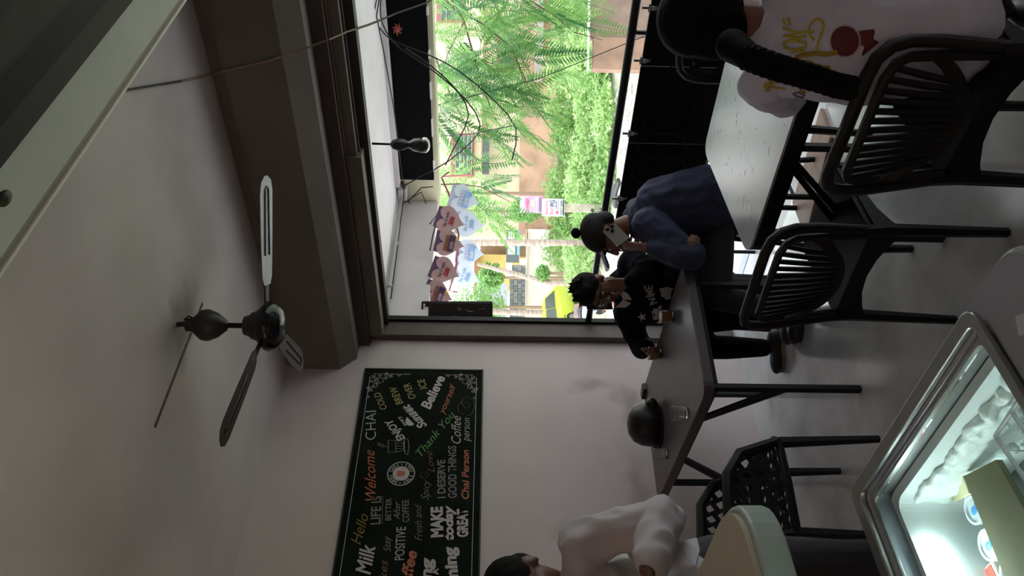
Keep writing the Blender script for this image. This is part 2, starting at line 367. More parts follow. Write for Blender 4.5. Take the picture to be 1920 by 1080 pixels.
for c, r in ((P(1250, 225, Y=3.505), .085), (P(1240, 275, Y=3.505), .085), (P(1235, 320, Y=3.505), .10)):
    G().tube([c+V((r*cos(t), 0, r*1.5*sin(t))) for t in [2*pi*k/28 for k in range(28)]], .0035, 5, True).build('ring_mark', mat('ring_dark', (.016, .017, .018), .4), pn)
# flower stand with terracotta pot outside
bn = thing('pot_stand', 'low tan wooden stand behind the black panel', 'stand', (-2.5, 3.85, 0))
G().box(-2.86, -2.15, 3.74, 3.95, .36, .43).build('stand_top', mat('tan_wood', (.42, .32, .17), .6, var=.2, scale=6), bn, bevel=.004)
for x in (-2.82, -2.19):
    for y in (3.77, 3.92): G().box(x-.015, x+.015, y-.015, y+.015, 0, .36).build('leg', mat('tan_wood', (.4, .3, .2)), bn)
pt = thing('flower_pot', 'orange terracotta pot beside the blue shirted person', 'pot', (-2.66, 3.84, .43))
G().lathe([(.055, .43), (.075, .53), (.082, .53), (.084, .56), (.075, .565), (.07, .54), (.05, .45)], (-2.66, 3.84, 0), 24).build('pot', mat('terracotta', (.45, .17, .09), .7, var=.2, scale=20), pt, smooth=True)
G().lathe([(.07, .53), (.001, .545)], (-2.66, 3.84, 0), 16).build('soil', mat('soil', (.05, .03, .02), .9), pt)

# brown slab lying on the floor
tag(G().prism([(-2.52, 3.0), (-2.0, 3.13), (-1.96, 3.33), (-2.5, 3.27)], (0, 0, 0), (1, 0, 0), (0, 1, 0), (0, 0, .02)).build('floor_slab', mat('brown_stone', (.33, .215, .165), .55, var=.15, scale=14, bump=.1), bevel=.003), 'brown stone slab lying on the floor under the pale table', 'slab')

# ------------------------------------------------------------------ ceiling fan
fh0 = V((-2.335, 2.165, 0))
fn = thing('ceiling_fan', 'dark three-bladed ceiling fan on a rod above the long table', 'fan', (-2.335, 2.165, 2.9))
m_fan = mat('fan_brown', (.045, .035, .028), .35, metal=.3, var=.2, scale=12)
G().lathe([(.012, 2.84), (.035, 2.83), (.062, 2.80), (.066, 2.775), (.05, 2.735), (.022, 2.70), (.012, 2.695)], fh0, 20).build('canopy', mat('fan_black', (.012, .010, .009), .5), fn, smooth=True)
G().tube([fh0+V((0, 0, 2.9)), fh0+V((.01, 0, 2.83))], .011).box(fh0.x-.02, fh0.x+.02, fh0.y-.018, fh0.y+.018, 2.835, 2.865).tube([fh0+V((.018, .012, 2.87)), fh0+V((.03, .02, 2.85)), fh0+V((.02, .01, 2.82))], .004).build('hook', mat('fan_black', (0, 0, 0)), fn)
G().tube([fh0+V((0, 0, 2.70)), fh0+V((0, 0, 2.62))], .011, 10).build('rod', m_black, fn)
G().lathe([(.018, 2.635), (.038, 2.628), (.048, 2.60), (.055, 2.598), (.062, 2.575), (.068, 2.572), (.074, 2.555)], fh0, 24).build('motor_cover', mat('fan_cone', (.035, .028, .024), .45, metal=.3), fn, smooth=30)
G().lathe([(.04, 2.558), (.088, 2.556), (.102, 2.54), (.104, 2.525), (.09, 2.495), (.06, 2.474), (.02, 2.468), (.001, 2.467)], fh0, 28).build('motor', mat('fan_motor', (.03, .03, .032), .18, metal=.8), fn, smooth=True)
nn = V((-.0048, .0413, 1)).normalized(); e1 = V((0, 1, 0)).cross(nn).normalized(); e2 = nn.cross(e1)
hb = fh0+V((0, 0, 2.538))
for k in range(3):
    a = .608-2*pi/3*k
    d = e1*cos(a)+e2*sin(a); s_ = nn.cross(d); tw = Matrix.Rotation(radians(-5), 3, d); sd = tw @ s_; up_ = tw @ nn
    L = .60; o_ = hb+d*.17
    prof = [(0, -.030), (.03, -.048), (.20, -.058), (.36, -.062), (.41, -.05), (.435, -.02), (.437, .01), (.42, .045), (.38, .058), (.20, .054), (.03, .046), (0, .030)]
    g = G(); g.prism(prof, o_, d, sd, up_*-.004)
    mb = [mat('blade_lit', (.16, .165, .18), .38, metal=.6, var=.2, scale=9), m_fan, m_fan][k]  # first blade gets a paler colour for the window light on it
    b = g.build('blade', mb, fn, label=['blade coloured paler for the grey window light', 'dark brown blade pointing to the room', 'dark brown blade by the beam end'][k])
    G().tube([o_+d*.12+sd*.02-up_*.006, o_+d*.38+sd*.015-up_*.006, o_+d*.395-up_*.006, o_+d*.38-sd*.018-up_*.006, o_+d*.12-sd*.022-up_*.006], .003, 5).build('ridge', mb, b)
    G().bar(hb+d*.08, o_+d*.05, .034, .006, up_).build('blade_iron', m_black, b)

# ------------------------------------------------------------------ menu board on the left wall
BXW = WX+.012
board = thing('chalkboard_print', 'large dark chalkboard-style printed board covered in coffee and chai lettering', 'board', (WX, 2.2, 2.03))
G().box(WX+.002, BXW, .75, 3.155, 1.662, 2.40).build('board_sheet', mat('chalk_black', (.006, .010, .007), .85, spec=.1, var=.5, scale=5, bump=.05), board)
G().box(WX+.002, BXW+.004, .745, 3.16, 2.397, 2.405).box(WX+.002, BXW+.004, .745, 3.16, 1.657, 1.665).box(WX+.002, BXW+.004, 3.152, 3.16, 1.66, 2.40).box(WX+.002, BXW+.004, .745, .752, 1.66, 2.40).build('board_edge', mat('board_edge', (.006, .006, .006), .5), board)
cw = mat('chalk_white', (.46, .42, .42), .8); cg = mat('chalk_grey', (.20, .18, .18), .8); co_ = mat('chalk_orange', (.42, .13, .065), .8)
cy = mat('chalk_yellow', (.40, .33, .15), .8); cgr = mat('chalk_green', (.10, .25, .07), .8); cr = mat('chalk_red', (.16, .015, .02), .8); cbr = mat('chalk_brown', (.20, .10, .06), .8); col_ = mat('chalk_olive', (.20, .13, .03), .8)
FX = BXW+.0012
def wp(x, y): q = P(x, y, X=BXW); q.x = FX; return q
def wt(s, x0, y0, x1, y1, hp, m_, shear=0, bold=0, lab=None):
    a = wp(x0, y0); b = wp(x1, y1); h = (wp(x0-hp, y0)-a).length
    ex = (b-a).normalized(); ey = V((1, 0, 0)).cross(ex)
    text(s, m_, board, a, ex, ey, (b-a).length, h, shear=shear, bold=bold, label=lab)
for a in [('CHAI', 705, 824, 705, 770, 21, cw, 0, -.01, 'white outlined word CHAI at the top'), ('COLD', 726, 766, 712, 735, 13, cy, .1, 0, 'yellow word COLD'), ('BREW', 756, 756, 742, 724, 14, cy, .1, 0, 'yellow word BREW'),
          ('OVER', 780, 746, 768, 718, 14, cy, .1, 0, 'yellow word OVER'), ('ICE', 801, 728, 795, 710, 14, cy, .1, 0, 'yellow word ICE'), ('Believe', 806, 768, 835, 708, 20, cw, .15, .03, 'bold white word Believe'),
          ('yourself', 832, 778, 856, 722, 13, co_, .35, 0, 'orange script word yourself'), ('ENJOY', 760, 822, 733, 785, 15, cw, .1, .025, 'white word ENJOY'), ('every', 763, 797, 750, 780, 8, cw, .2, .01, 'small white word every'),
          ('Sunset', 801, 798, 765, 757, 17, cw, .25, .03, 'white script word Sunset'), ('Welcome', 706, 938, 702, 843, 22, co_, .5, .0, 'orange script word Welcome'), ('Hello', 676, 1022, 692, 965, 22, col_, .4, 0, 'faded yellow script word Hello'),
          ('LIFE IS', 713, 983, 715, 930, 19, cg, 0, .015, 'grey words LIFE IS'), ('BETTER', 733, 976, 734, 934, 11, cg, 0, .01, 'dim word BETTER'), ('After', 750, 974, 750, 940, 13, cg, .4, 0, 'dim script word After'),
          ('COFFEE', 767, 979, 766, 937, 13, cg, 0, .01, 'dim word COFFEE'), ('Stay', 733, 1034, 731, 1004, 14, cg, .4, 0, 'small grey script word Stay'), ('POSITIVE', 758, 1050, 761, 988, 19, cw, 0, .0, 'white word POSITIVE'),
          ('Milk', 694, 1078, 704, 1022, 30, cw, .3, .02, 'white script word Milk'), ('Fresh and', 792, 1014, 790, 945, 15, cg, .45, -.01, 'thin grey script words Fresh and'), ('Spicy', 803, 938, 806, 900, 15, cg, .45, -.01, 'thin grey script word Spicy'),
          ('Love', 815, 885, 810, 845, 14, cbr, .4, -.01, 'thin brown script word Love'), ('Thank You', 791, 856, 855, 777, 17, cgr, .4, 0, 'green script words Thank You'), ('Coffee', 864, 832, 864, 780, 19, cw, .35, -.005, 'white script word Coffee'),
          ('person', 880, 828, 881, 784, 15, cw, .3, -.01, 'thin white script word person'), ('I DESERVE', 835, 934, 834, 862, 15, cg, 0, .02, 'grey words I DESERVE'), ('GOOD THINGS', 856, 934, 855, 836, 16, cg, 0, .015, 'grey words GOOD THINGS'),
          ('Chai Person', 879, 936, 879, 844, 14, co_, .2, .02, 'orange words Chai Person'), ('MAKE', 830, 1007, 829, 950, 22, cw, 0, .05, 'bold white word MAKE'), ('today', 850, 1013, 848, 947, 18, cw, .25, .04, 'bold white script word today'),
          ('GREAT', 877, 1007, 876, 954, 20, cw, 0, .045, 'bold white word GREAT'), ('Coffee', 764, 1122, 782, 1034, 22, co_, .25, .03, 'orange word Coffee at the frame edge'), ('Cakes', 724, 1116, 727, 1050, 16, cbr, .35, 0, 'brown script word'),
          ('Being', 805, 1140, 810, 1046, 22, cw, .1, .045, 'large white word at the edge'), ('A', 822, 1078, 822, 1066, 12, cw, 0, .03, 'small white letter A'), ('Charming', 868, 1170, 852, 1024, 24, cw, .1, .045, 'largest white word at the edge')]:
    wt(*a[:7], shear=a[7], bold=a[8], lab=a[9])
def wl(pts, r, m_, name='drawing', closed=False, lab=None):
    g = G(); g.tube([wp(x, y) for x, y in pts], r, 4, closed); return g.build(name, m_, board, label=lab)
def circ(cx, cy_, rx, ry, n=24): return [(cx+rx*cos(2*pi*k/n), cy_+ry*sin(2*pi*k/n)) for k in range(n)]
wl([(716.5, 984), (718, 930)], .0012, cg)
# sun behind a wavy horizon
g = G(); g.prism([(cos(t), sin(t)) for t in [pi*k/12 for k in range(13)]], wp(770, 789), (0, .025, .023), (0, -.028, .02), (.001, 0, 0)); g.build('sun_drawing', cw, board)
wl([(759, 768), (763, 774), (766, 775), (770, 781), (774, 782), (778, 789), (783, 791)], .002, cw)
# glass of tea drawing
wl([(728, 826), (728, 849), (741, 848), (757, 845), (757, 828), (742, 826)], .0015, cw, closed=True)
for y in (831, 836, 841): wl([(742, y), (757, y+1)], .0011, cw)
wl([(742, 827), (742, 848)], .0012, cw)
wl([(759, 822), (758, 835), (759, 850), (764, 853), (767, 838), (765, 824)], .0015, cw, closed=True)
for c in ((711, 833), (717, 836)): wl(circ(*c, 2.6, 2.6, 10), .001, cw, closed=True)
wl([(720, 836), (726, 839)], .001, cw)
# scribbled hearts
for pts, m_ in (([(676, 838), (680, 828), (688, 832), (694, 828), (702, 832), (690, 842), (680, 844), (684, 834), (694, 838)], cr),
                ([(870, 777), (860, 774), (858, 762), (866, 752), (876, 754), (882, 760), (874, 766), (868, 760), (866, 750), (874, 744), (888, 750), (890, 764), (884, 776), (876, 780)], cg),
                ([(795, 898), (788, 893), (790, 886), (796, 890), (800, 884), (804, 890), (798, 896)], cbr)):
    wl(pts, .0013, m_, 'heart_drawing', closed=False)
# round emblem
lc = wp(752, 888); R1 = (wp(752, 864)-lc).length; R2 = (wp(728, 888)-lc).length; RR = (R1+R2)/2
def disc(r0, r1, m_, name, dx):
    g = G(); n = 36
    vs = []; fs = []
    for k in range(n):
        t = 2*pi*k/n
        for r in (r0, r1): vs.append(lc+V((dx, r*cos(t), r*sin(t))))
    for k in range(n): j = (k+1) % n; fs.append((2*k, 2*k+1, 2*j+1, 2*j))
    g.add(vs, fs); return g.build(name, m_, board)
disc(RR*.93, RR*1.0, cw, 'emblem_ring', .0002); disc(0.0001, RR*.60, cw, 'emblem_disc', .0002)
def ringtext(s, a0, a1, r, h, m_, flip=False):
    n = len(s)
    for i, ch in enumerate(s):
        if ch == ' ': continue
        a = a0+(a1-a0)*(i+.5)/n; c = lc+V((.0006, cos(a)*r, sin(a)*r))
        er = V((0, cos(a), sin(a))); et = V((0, sin(a), -cos(a)))
        if flip: er = -er; et = -et
        wd = h*(.25 if ch == 'I' else .75)
        text(ch, m_, board, c-et*wd/2-er*h/2, et, er, wd, h, bold=.02)
ringtext('DESI CHAI', radians(165), radians(15), RR*.77, RR*.24, cw)
ringtext('ASLI CHAI', radians(195), radians(345), RR*.77, RR*.24, cw, True)
G().prism([(-.4, .5), (.4, .5), (.27, -.5), (-.27, -.5)], lc+V((.0012, 0, 0)), (0, RR*.6, 0), (0, 0, RR*.6), (.0004, 0, 0)).build('emblem_cup', co_, board)
for t in (radians(180), 0): G().ell(lc+V((.0005, cos(t)*RR*.77, sin(t)*RR*.77)), (.001, RR*.05, RR*.05)).build('emblem_dot', cw, board)
# thin border line and corner ornaments
by0, by1, bz0, bz1 = .79, 3.115, 1.70, 2.365
m_bl = mat('border_line', (.40, .47, .42), .7)
g = G()
for a, b in (((by0, bz1), (by1-.34, bz1)), ((by0, bz0), (by1-.30, bz0)), ((by1, bz1-.25), (by1, bz1-.20)), ):
    g.bar((FX, a[0], a[1]), (FX, b[0], b[1]), .003, .001, (1, 0, 0))
g.build('border_line', m_bl, board)
for sz in (1, -1):
    zc = bz1 if sz > 0 else bz0
    g = G()
    def L(*pts, r=.0018): g.tube([(FX, by1-a, zc-sz*b) for a, b in pts], r, 4)
    L((0, .02), (0, .14), (.0, .20)); L((.02, 0), (.14, 0), (.22, 0), (.34, 0)); L((.0, .03), (.03, .03), (.03, 0)); L((.01, .01), (.035, .05), (.03, .09), (.012, .12), (0, .15))
    L((.01, .01), (.05, .035), (.09, .03), (.12, .012), (.15, 0)); L((.05, .05), (.075, .07), (.06, .09), (.04, .08)); L((.06, .04), (.1, .055), (.11, .04))
    for a, b in ((.015, .06), (.035, .10), (.02, .13), (.06, .015), (.10, .03), (.13, .02), (.045, .045), (.075, .05), (.18, .006), (.008, .18)):
        g.tube([(FX, by1-a+.008*cos(t), zc-sz*b+.008*sin(t)) for t in [2*pi*k/8 for k in range(8)]], .0022, 4, True)
    for a, b in ((.0, .10), (.11, .0)):
        for k in range(5):
            t = 2*pi*k/5; g.tube([(FX, by1-a, zc-sz*b), (FX, by1-a+.018*cos(t), zc-sz*b+.018*sin(t))], [.004, .001], 4)
    g.build('corner_ornament', cw, board, stuff=False)

# ------------------------------------------------------------------ tables
def roundpoly(c, r, n=5):
    out = []; N = len(c)
    for i in range(N):
        p = V((*c[i], 0)); a = V((*c[i-1], 0)); b = V((*c[(i+1) % N], 0))
        da = (a-p).normalized(); db = (b-p).normalized()
        p0 = p+da*r; p1 = p+db*r
        for k in range(n+1):
            t = k/n; q = p0*(1-t)**2+p*2*t*(1-t)+p1*t*t; out.append((q.x, q.y))
    return out
def table(name, label, cs, z, th, mt, me_, rc, inset=.07, lr=.028, drop=.0):
    cx = sum(c[0] for c in cs)/4; cy_ = sum(c[1] for c in cs)/4
    t = thing(name, label, 'table', (cx, cy_, 0), None)
    po = roundpoly(cs, rc)
    G().prism(po, (0, 0, z-.008), (1, 0, 0), (0, 1, 0), (0, 0, .008)).build('tabletop', mt, t)
    G().prism(po, (0, 0, z-th), (1, 0, 0), (0, 1, 0), (0, 0, th-.008)).build('edge_band', me_, t)
    ins = [V((c[0], c[1], 0)) for c in cs]; cc = V((cx, cy_, 0)); L = []
    for i in range(4):
        p = ins[i]; a = (ins[i-1]-p).normalized(); b = (ins[(i+1) % 4]-p).normalized(); L.append(p+(a+b)*inset)
    for q in L: G().box(q.x-lr/2, q.x+lr/2, q.y-lr/2, q.y+lr/2, 0, z-th).build('leg', m_black, t, bevel=.003)
    g = G()
    for i in range(4): g.bar(L[i]+V((0, 0, z-th-.02)), L[(i+1) % 4]+V((0, 0, z-th-.02)), .025, .035)
    g.build('under_frame', m_black, t)
    return t, L
m_t1 = mat('brown_laminate', (.105, .088, .092), .36, var=.12, scale=6, bump=.03, spec=.6)
m_t1e = mat('brown_edge', (.075, .062, .065), .45)
t1, L1 = table('dining_table', 'long brown rounded-corner table with helmet and cups by the white wall', [(-2.45, 2.715), (-3.565, 2.84), (-3.66, 2.165), (-2.57, 2.03)], .715, .045, m_t1, m_t1e, .06)
for i, (a, b) in enumerate(((2, 3), (2, 3))):
    p = L1[2] if i == 0 else L1[3]
    q = L1[3] if i == 0 else L1[2]
    d = (q-p).normalized()
    for s in (.0, .05):
        G().bar(p+V((0, 0, .36-s)), p+d*(.28+s*.5)+V((0, 0, .66)), .012, .02).build('brace', m_black, t1)
m_t2 = mat('pale_laminate', (.36, .36, .39), .20, var=.10, scale=3, bump=.03, bscale=30, spec=1.0, detail=6)
t2, L2 = table('pale_table', 'pale scratched laminate table in front of the black railing panel', [(-.62, 2.82), (-1.875, 2.815), (-1.815, 2.055), (-.55, 2.06)], .715, .05, m_t2, m_black, .07, inset=.06, lr=.03)
for p, q in ((L2[2], L2[3]), (L2[3], L2[2]), (L2[1], L2[0])):
    d = (q-p).normalized()
    for s in (0, .05): G().bar(p+V((0, 0, .36-s)), p+d*(.30+s*.5)+V((0, 0, .65)), .012, .02).build('brace', m_black, t2)
# scratch and spill marks on the pale table, wet glints painted white
g = G(); rs = random.Random(4)
for k in range(46):
    x = rs.uniform(-1.75, -1.05); y = rs.uniform(2.1, 2.75); a = rs.uniform(0, pi); l = rs.uniform(.006, .022)
    pts = [V((x, y, .7149)), V((x+cos(a)*l, y+sin(a)*l, .7149)), V((x+cos(a+.6)*l*1.6, y+sin(a+.6)*l*1.4, .7149))]
    g.tube(pts, rs.uniform(.0005, .0011), 4)
g.build('scratch_glints', mat('scratch_glint', (.95, .95, .95), .3, spec=1.0), t2, stuff=True)
g = G()
for k in range(7):
    x = rs.uniform(-1.8, -1.1); y = rs.uniform(2.1, 2.75); g.ell((x, y, .715), (.004, .003, .0008), None, 6, 4)
g.build('crumbs', mat('crumb_dark', (.04, .035, .03), .7), t2, stuff=True)

# ------------------------------------------------------------------ chairs
m_ch = mat('chair_black', (.004, .004, .004), .5, spec=.25, var=.2, scale=7)
m_chr = mat('chair_rim', (.009, .008, .007), .5, spec=.3, var=.3, scale=8)
m_chb = mat('chair_brown', (.010, .007, .004), .45, spec=.3, var=.5, scale=9)
def bpnt(x, z):
    k = (z-.43)/.35
    return V((x, -.175-.05*k-.035*(1-min(1, (x/.215)**2)), z))
def make_chair(label, group=None):
    t = thing('dining_chair', label, 'chair', (0, 0, 0), group)
    rim = [(-.185, .40), (-.198, .50), (-.212, .62), (-.215, .69), (-.205, .735), (-.18, .765), (-.14, .778), (-.07, .784), (0, .786)]
    rim = rim+[(-a, b) for a, b in rim[-2::-1]]
    G().tube([bpnt(a, b) for a, b in rim], .0165, 8, flat=1.0).build('back_rim', m_chr, t, smooth=True)
    inn = [(-.172, .44), (-.178, .60), (-.178, .68), (-.165, .71), (-.13, .728), (-.06, .734), (0, .736)]
    inn = inn+[(-a, b) for a, b in inn[-2::-1]]
    G().tube([bpnt(a, b)+V((0, .004, 0)) for a, b in inn], .013, 7).build('inner_rail', m_chr, t, smooth=True)
    for k in range(13):
        f = (k-6)/6; xt = f*.158; xb = f*.115; zb = .535-.035*(1-f*f)
        zt = .732-.018*abs(f)**3
        G().tube([bpnt(xt, zt), bpnt((xt+xb)/2, (zt+zb)/2)+V((0, -.004, 0)), bpnt(xb, zb)], [.0085, .0095, .0085], 5).build('slat', m_ch, t)
    g = G(); n = 14; vs = []; fs = []
    for k in range(n+1):
        f = (k/n-.5)*2; x = f*.175
        zt = .552+.03*f*f-.03*(1-f*f)+.05*abs(f)**3; zb = zt-.040-.012*f*f
        for z in (zt, zb):
            for yy in (-.006, .006): vs.append(bpnt(x, z)+V((0, yy, 0)))
    for k in range(n):
        a = 4*k; b = a+4
        fs += [(a, b, b+1, a+1), (a+2, a+3, b+3, b+2), (a, a+2, b+2, b), (a+1, b+1, b+3, a+3)]
    g.add(vs, fs).build('lower_panel', m_chb, t, smooth=30)
    po = roundpoly([(.195, .20), (-.195, .20), (-.185, -.19), (.185, -.19)], .05)
    G().prism(po, (0, 0, .415), (1, 0, 0), (0, 1, 0), (0, 0, .022)).build('seat', m_ch, t, bevel=.005)
    g = G()
    for (a, b) in (((-.18, -.18), (.18, -.18)), ((-.19, .19), (.19, .19)), ((-.185, -.18), (-.19, .19)), ((.185, -.18), (.19, .19))):
        a = V((*a, 0)); b = V((*b, 0)); d = b-a; th = d.normalized().cross(V((0, 0, 1)))*.016
        pl = [(0, .418), (0, .33)]+[(f, .375-.055*(2*f-1)**2*1.0+.01) for f in (.12, .3, .5, .7, .88)]+[(1, .33), (1, .418)]
        g.prism(pl, a-th/2, d, (0, 0, 1), th)
    g.build('apron', m_ch, t)
    for sx in (-1, 1):
        G().tube([bpnt(sx*.188, .46), (sx*.188, -.178, .38), (sx*.196, -.190, 0)], [.020, .022, .016], 6).build('leg', m_ch, t, smooth=True)
        G().tube([(sx*.183, .178, .42), (sx*.186, .182, .34), (sx*.195, .20, 0)], [.020, .020, .015], 6).build('leg', m_ch, t, smooth=True)
    return t
c3 = make_chair('black slatted-back chair pulled to the nearer corner of the pale table', 'black slatted chairs')
c3.location = (-1.725, 2.045, 0); c3.rotation_euler = (0, 0, radians(1.5))
c4 = dup(c3, (-1.0, 1.86, 0), radians(-1), 'black slatted-back chair behind the girl in the white shirt, nearest the camera')
c1 = dup(c3, (-1.58, 3.02, 0), radians(176), 'black slatted chair standing against the railing beyond the pale table')
st1 = thing('stool', 'low black stool under the blue shirted person', 'stool', (-2.33, 3.05, 0))
G().prism(roundpoly([(-2.17, 3.21), (-2.49, 3.21), (-2.49, 2.89), (-2.17, 2.89)], .05), (0, 0, .425), (1, 0, 0), (0, 1, 0), (0, 0, .025)).build('seat', m_ch, st1, bevel=.004)
for sx in (-1, 1):
    for sy in (-1, 1): G().tube([(-2.33+sx*.13, 3.05+sy*.13, .43), (-2.33+sx*.155, 3.05+sy*.155, 0)], .014, 8).build('leg', m_ch, st1, smooth=True)
    G().tube([(-2.33+sx*.142, 2.91, .2), (-2.33+sx*.142, 3.19, .2)], .008, 6).build('stretcher', m_ch, st1)
cm2 = dup(c3, (-2.93, 3.12, 0), radians(180), 'black chair under the person in the dark jacket')
# perforated plastic chair at the near end of the long table
pc = thing('plastic_chair', 'black perforated plastic chair near the cream counter', 'chair', (-2.86, 1.71, 0))
ang = radians(-14); Rz = Matrix.Rotation(ang, 3, 'Z'); pc0 = V((-2.895, 1.715, 0))
def pl_(x, y, z): return pc0+Rz @ V((x, y, z))
def grid(name, f, na, nb, par):
    g = G()
    for i in range(na):
        for j in range(nb):
            u0_, u1_, v0, v1 = i/na, (i+1)/na, j/nb, (j+1)/nb; um = (u0_+u1_)/2; vm = (v0+v1)/2
            du = .33/na; dv = .42/nb; sk = .25/na
            hole = [(um+sk, vm+dv), (um-du, vm+dv*.3), (um-sk, vm-dv), (um+du, vm-dv*.3)]
            out = [(u1_, v1), (u0_, v1), (u0_, v0), (u1_, v0)]
            ps = [f(*q) for q in out+hole]; nn_ = (f(um+.01, vm)-f(um, vm)).cross(f(um, vm+.01)-f(um, vm)).normalized()*.005
            vs = ps+[q+nn_ for q in ps]
            fs = []
            for a in range(4):
                b = (a+1) % 4; fs += [(a, b, 4+b, 4+a), (8+a, 12+a, 12+b, 8+b), (4+a, 4+b, 12+b, 12+a)]
            g.add(vs, fs)
    return g.build(name, m_pl, par)
m_pl = mat('plastic_black', (.007, .009, .011), .5, spec=.3)
m_plg = m_pl
bk = lambda u, v: pl_((u-.5)*.40, -.19-.10*v-.03*(1-(2*u-1)**2), .46+.35*v)
grid('back_panel', bk, 8, 7, pc)
st_ = lambda u, v: pl_((u-.5)*.40, (v-.5)*.40, .43-.012*sin(pi*u)*sin(pi*v))
grid('seat', st_, 8, 8, pc)
G().tube([pl_(-.2, -.19, .42)]+[bk(0, v) for v in (0, .4, .8)]+[bk(.06, 1.0), bk(.2, 1.05), bk(.5, 1.07), bk(.8, 1.05), bk(.94, 1.0)]+[bk(1, v) for v in (.8, .4, 0)]+[pl_(.2, -.19, .42)], .017, 8).build('back_rim', m_pl, pc, smooth=True)
G().tube([pl_(x, y, .425) for x, y in ((-.21, -.2), (-.215, 0), (-.20, .19), (-.16, .21), (.16, .21), (.20, .19), (.215, 0), (.21, -.2))], .018, 7, True).build('seat_rim', m_pl, pc, smooth=True)
for sx in (-1, 1):
    for sy in (-1, 1): G().tube([pl_(sx*.195, sy*.185, .42), pl_(sx*.205, sy*.20, 0)], [.026, .017], 6).build('leg', m_pl, pc, smooth=True)
    G().tube([pl_(sx*.20, -.24, .70), pl_(sx*.215, -.12, .685), pl_(sx*.218, .04, .665), pl_(sx*.215, .13, .60), pl_(sx*.205, .185, .44)], [.02, .024, .024, .022, .02], 8).build('armrest', m_pl, pc, smooth=True)
    grid('side_panel', (lambda u, v, sx=sx: pl_(sx*.205, -.19+.36*u*(1-.25*v), .45+.21*v)), 6, 4, pc)

# ------------------------------------------------------------------ things on the long table
m_gl = mat('clear_glass', (.92, .95, .93), .03, trans=1, ior=1.45)
m_tea = mat('milk_tea', (.50, .30, .15), .35)
def cup(x, y, label, full, grp, z=.715, sc=1.0):
    t = thing('tea_glass', label, 'glass', (x, y, z), grp); c = V((x, y, z))
    G().lathe([(.001, .001), (.020*sc, .001), (.026*sc, .006), (.030*sc, .03), (.0325*sc, .062*sc), (.0305*sc, .062*sc), (.028*sc, .03), (.022*sc, .010), (.001, .008)], c, 24, cap=False).build('glass_body', m_gl, t, smooth=60)
    if full: G().lathe([(.0005, .0085), (.0215*sc, .0105), (.0275*sc, .03), (.030*sc, .056*sc), (.0005, .0565*sc)], c, 24, cap=False).build('tea', m_tea, t, smooth=60)
    else: G().lathe([(.0005, .0085), (.016*sc, .0095), (.013*sc, .015), (.0005, .014)], c+V((.003, 0, 0)), 14, cap=False).build('tea_dregs', mat('dregs', (.35, .25, .16), .3), t, smooth=60)
    return t
cup(-2.76, 2.66, 'glass of milky tea nearer the table corner, in front of the jacket', True, 'tea glasses', sc=1.12)
cup(-3.085, 2.70, 'glass of milky tea held in the hand of the person in the dark jacket', True, 'tea glasses', sc=1.12)
cup(-2.865, 2.145, 'empty tea glass near the front edge of the brown table', False, 'tea glasses', sc=1.1)
cup(-3.325, 2.235, 'empty tea glass at the wall end of the brown table beside the helmet', False, 'tea glasses', sc=1.1)
hc = V((-3.37, 2.445, .715))
hm = thing('helmet', 'round glossy black half helmet lying on the brown table', 'helmet', hc)
m_hel = mat('helmet_black', (.004, .006, .006), .38, spec=.4)
prof = [(.100, .0), (.112, .01), (.116, .05), (.110, .095), (.090, .135), (.055, .160), (.02, .168), (.0005, .169)]
G().lathe(prof+[(.0005, .160), (.085, .125), (.105, .05), (.1, .0)], hc, 28, cap=False).build('shell', m_hel, hm, smooth=60)
G().lathe([(.108, 0), (.119, 0), (.120, .014), (.112, .016)], hc, 28).build('rim_band', mat('helmet_rim', (.01, .01, .01), .5), hm)
d = V((.75, .55, 0)).normalized()
G().ell(hc+d*.105+V((0, 0, .045)), (.045, .045, .035)).build('visor_peak', m_hel, hm, smooth=True)
pk = P(1208, 735, Z=.722)
kp = thing('cigarette_packet', 'small dark packet with gold print at the wall edge of the brown table', 'packet', (pk.x, pk.y, .715))
G().bar(pk+V((-.04, 0, .004)), pk+V((.04, .01, .004)), .05, .02).build('box', mat('packet_dark', (.02, .018, .015), .4), kp)
G().bar(pk+V((-.02, 0, .0150)), pk+V((.012, .003, .0150)), .02, .001).build('print', mat('gold', (.45, .32, .12), .35, metal=.6), kp)

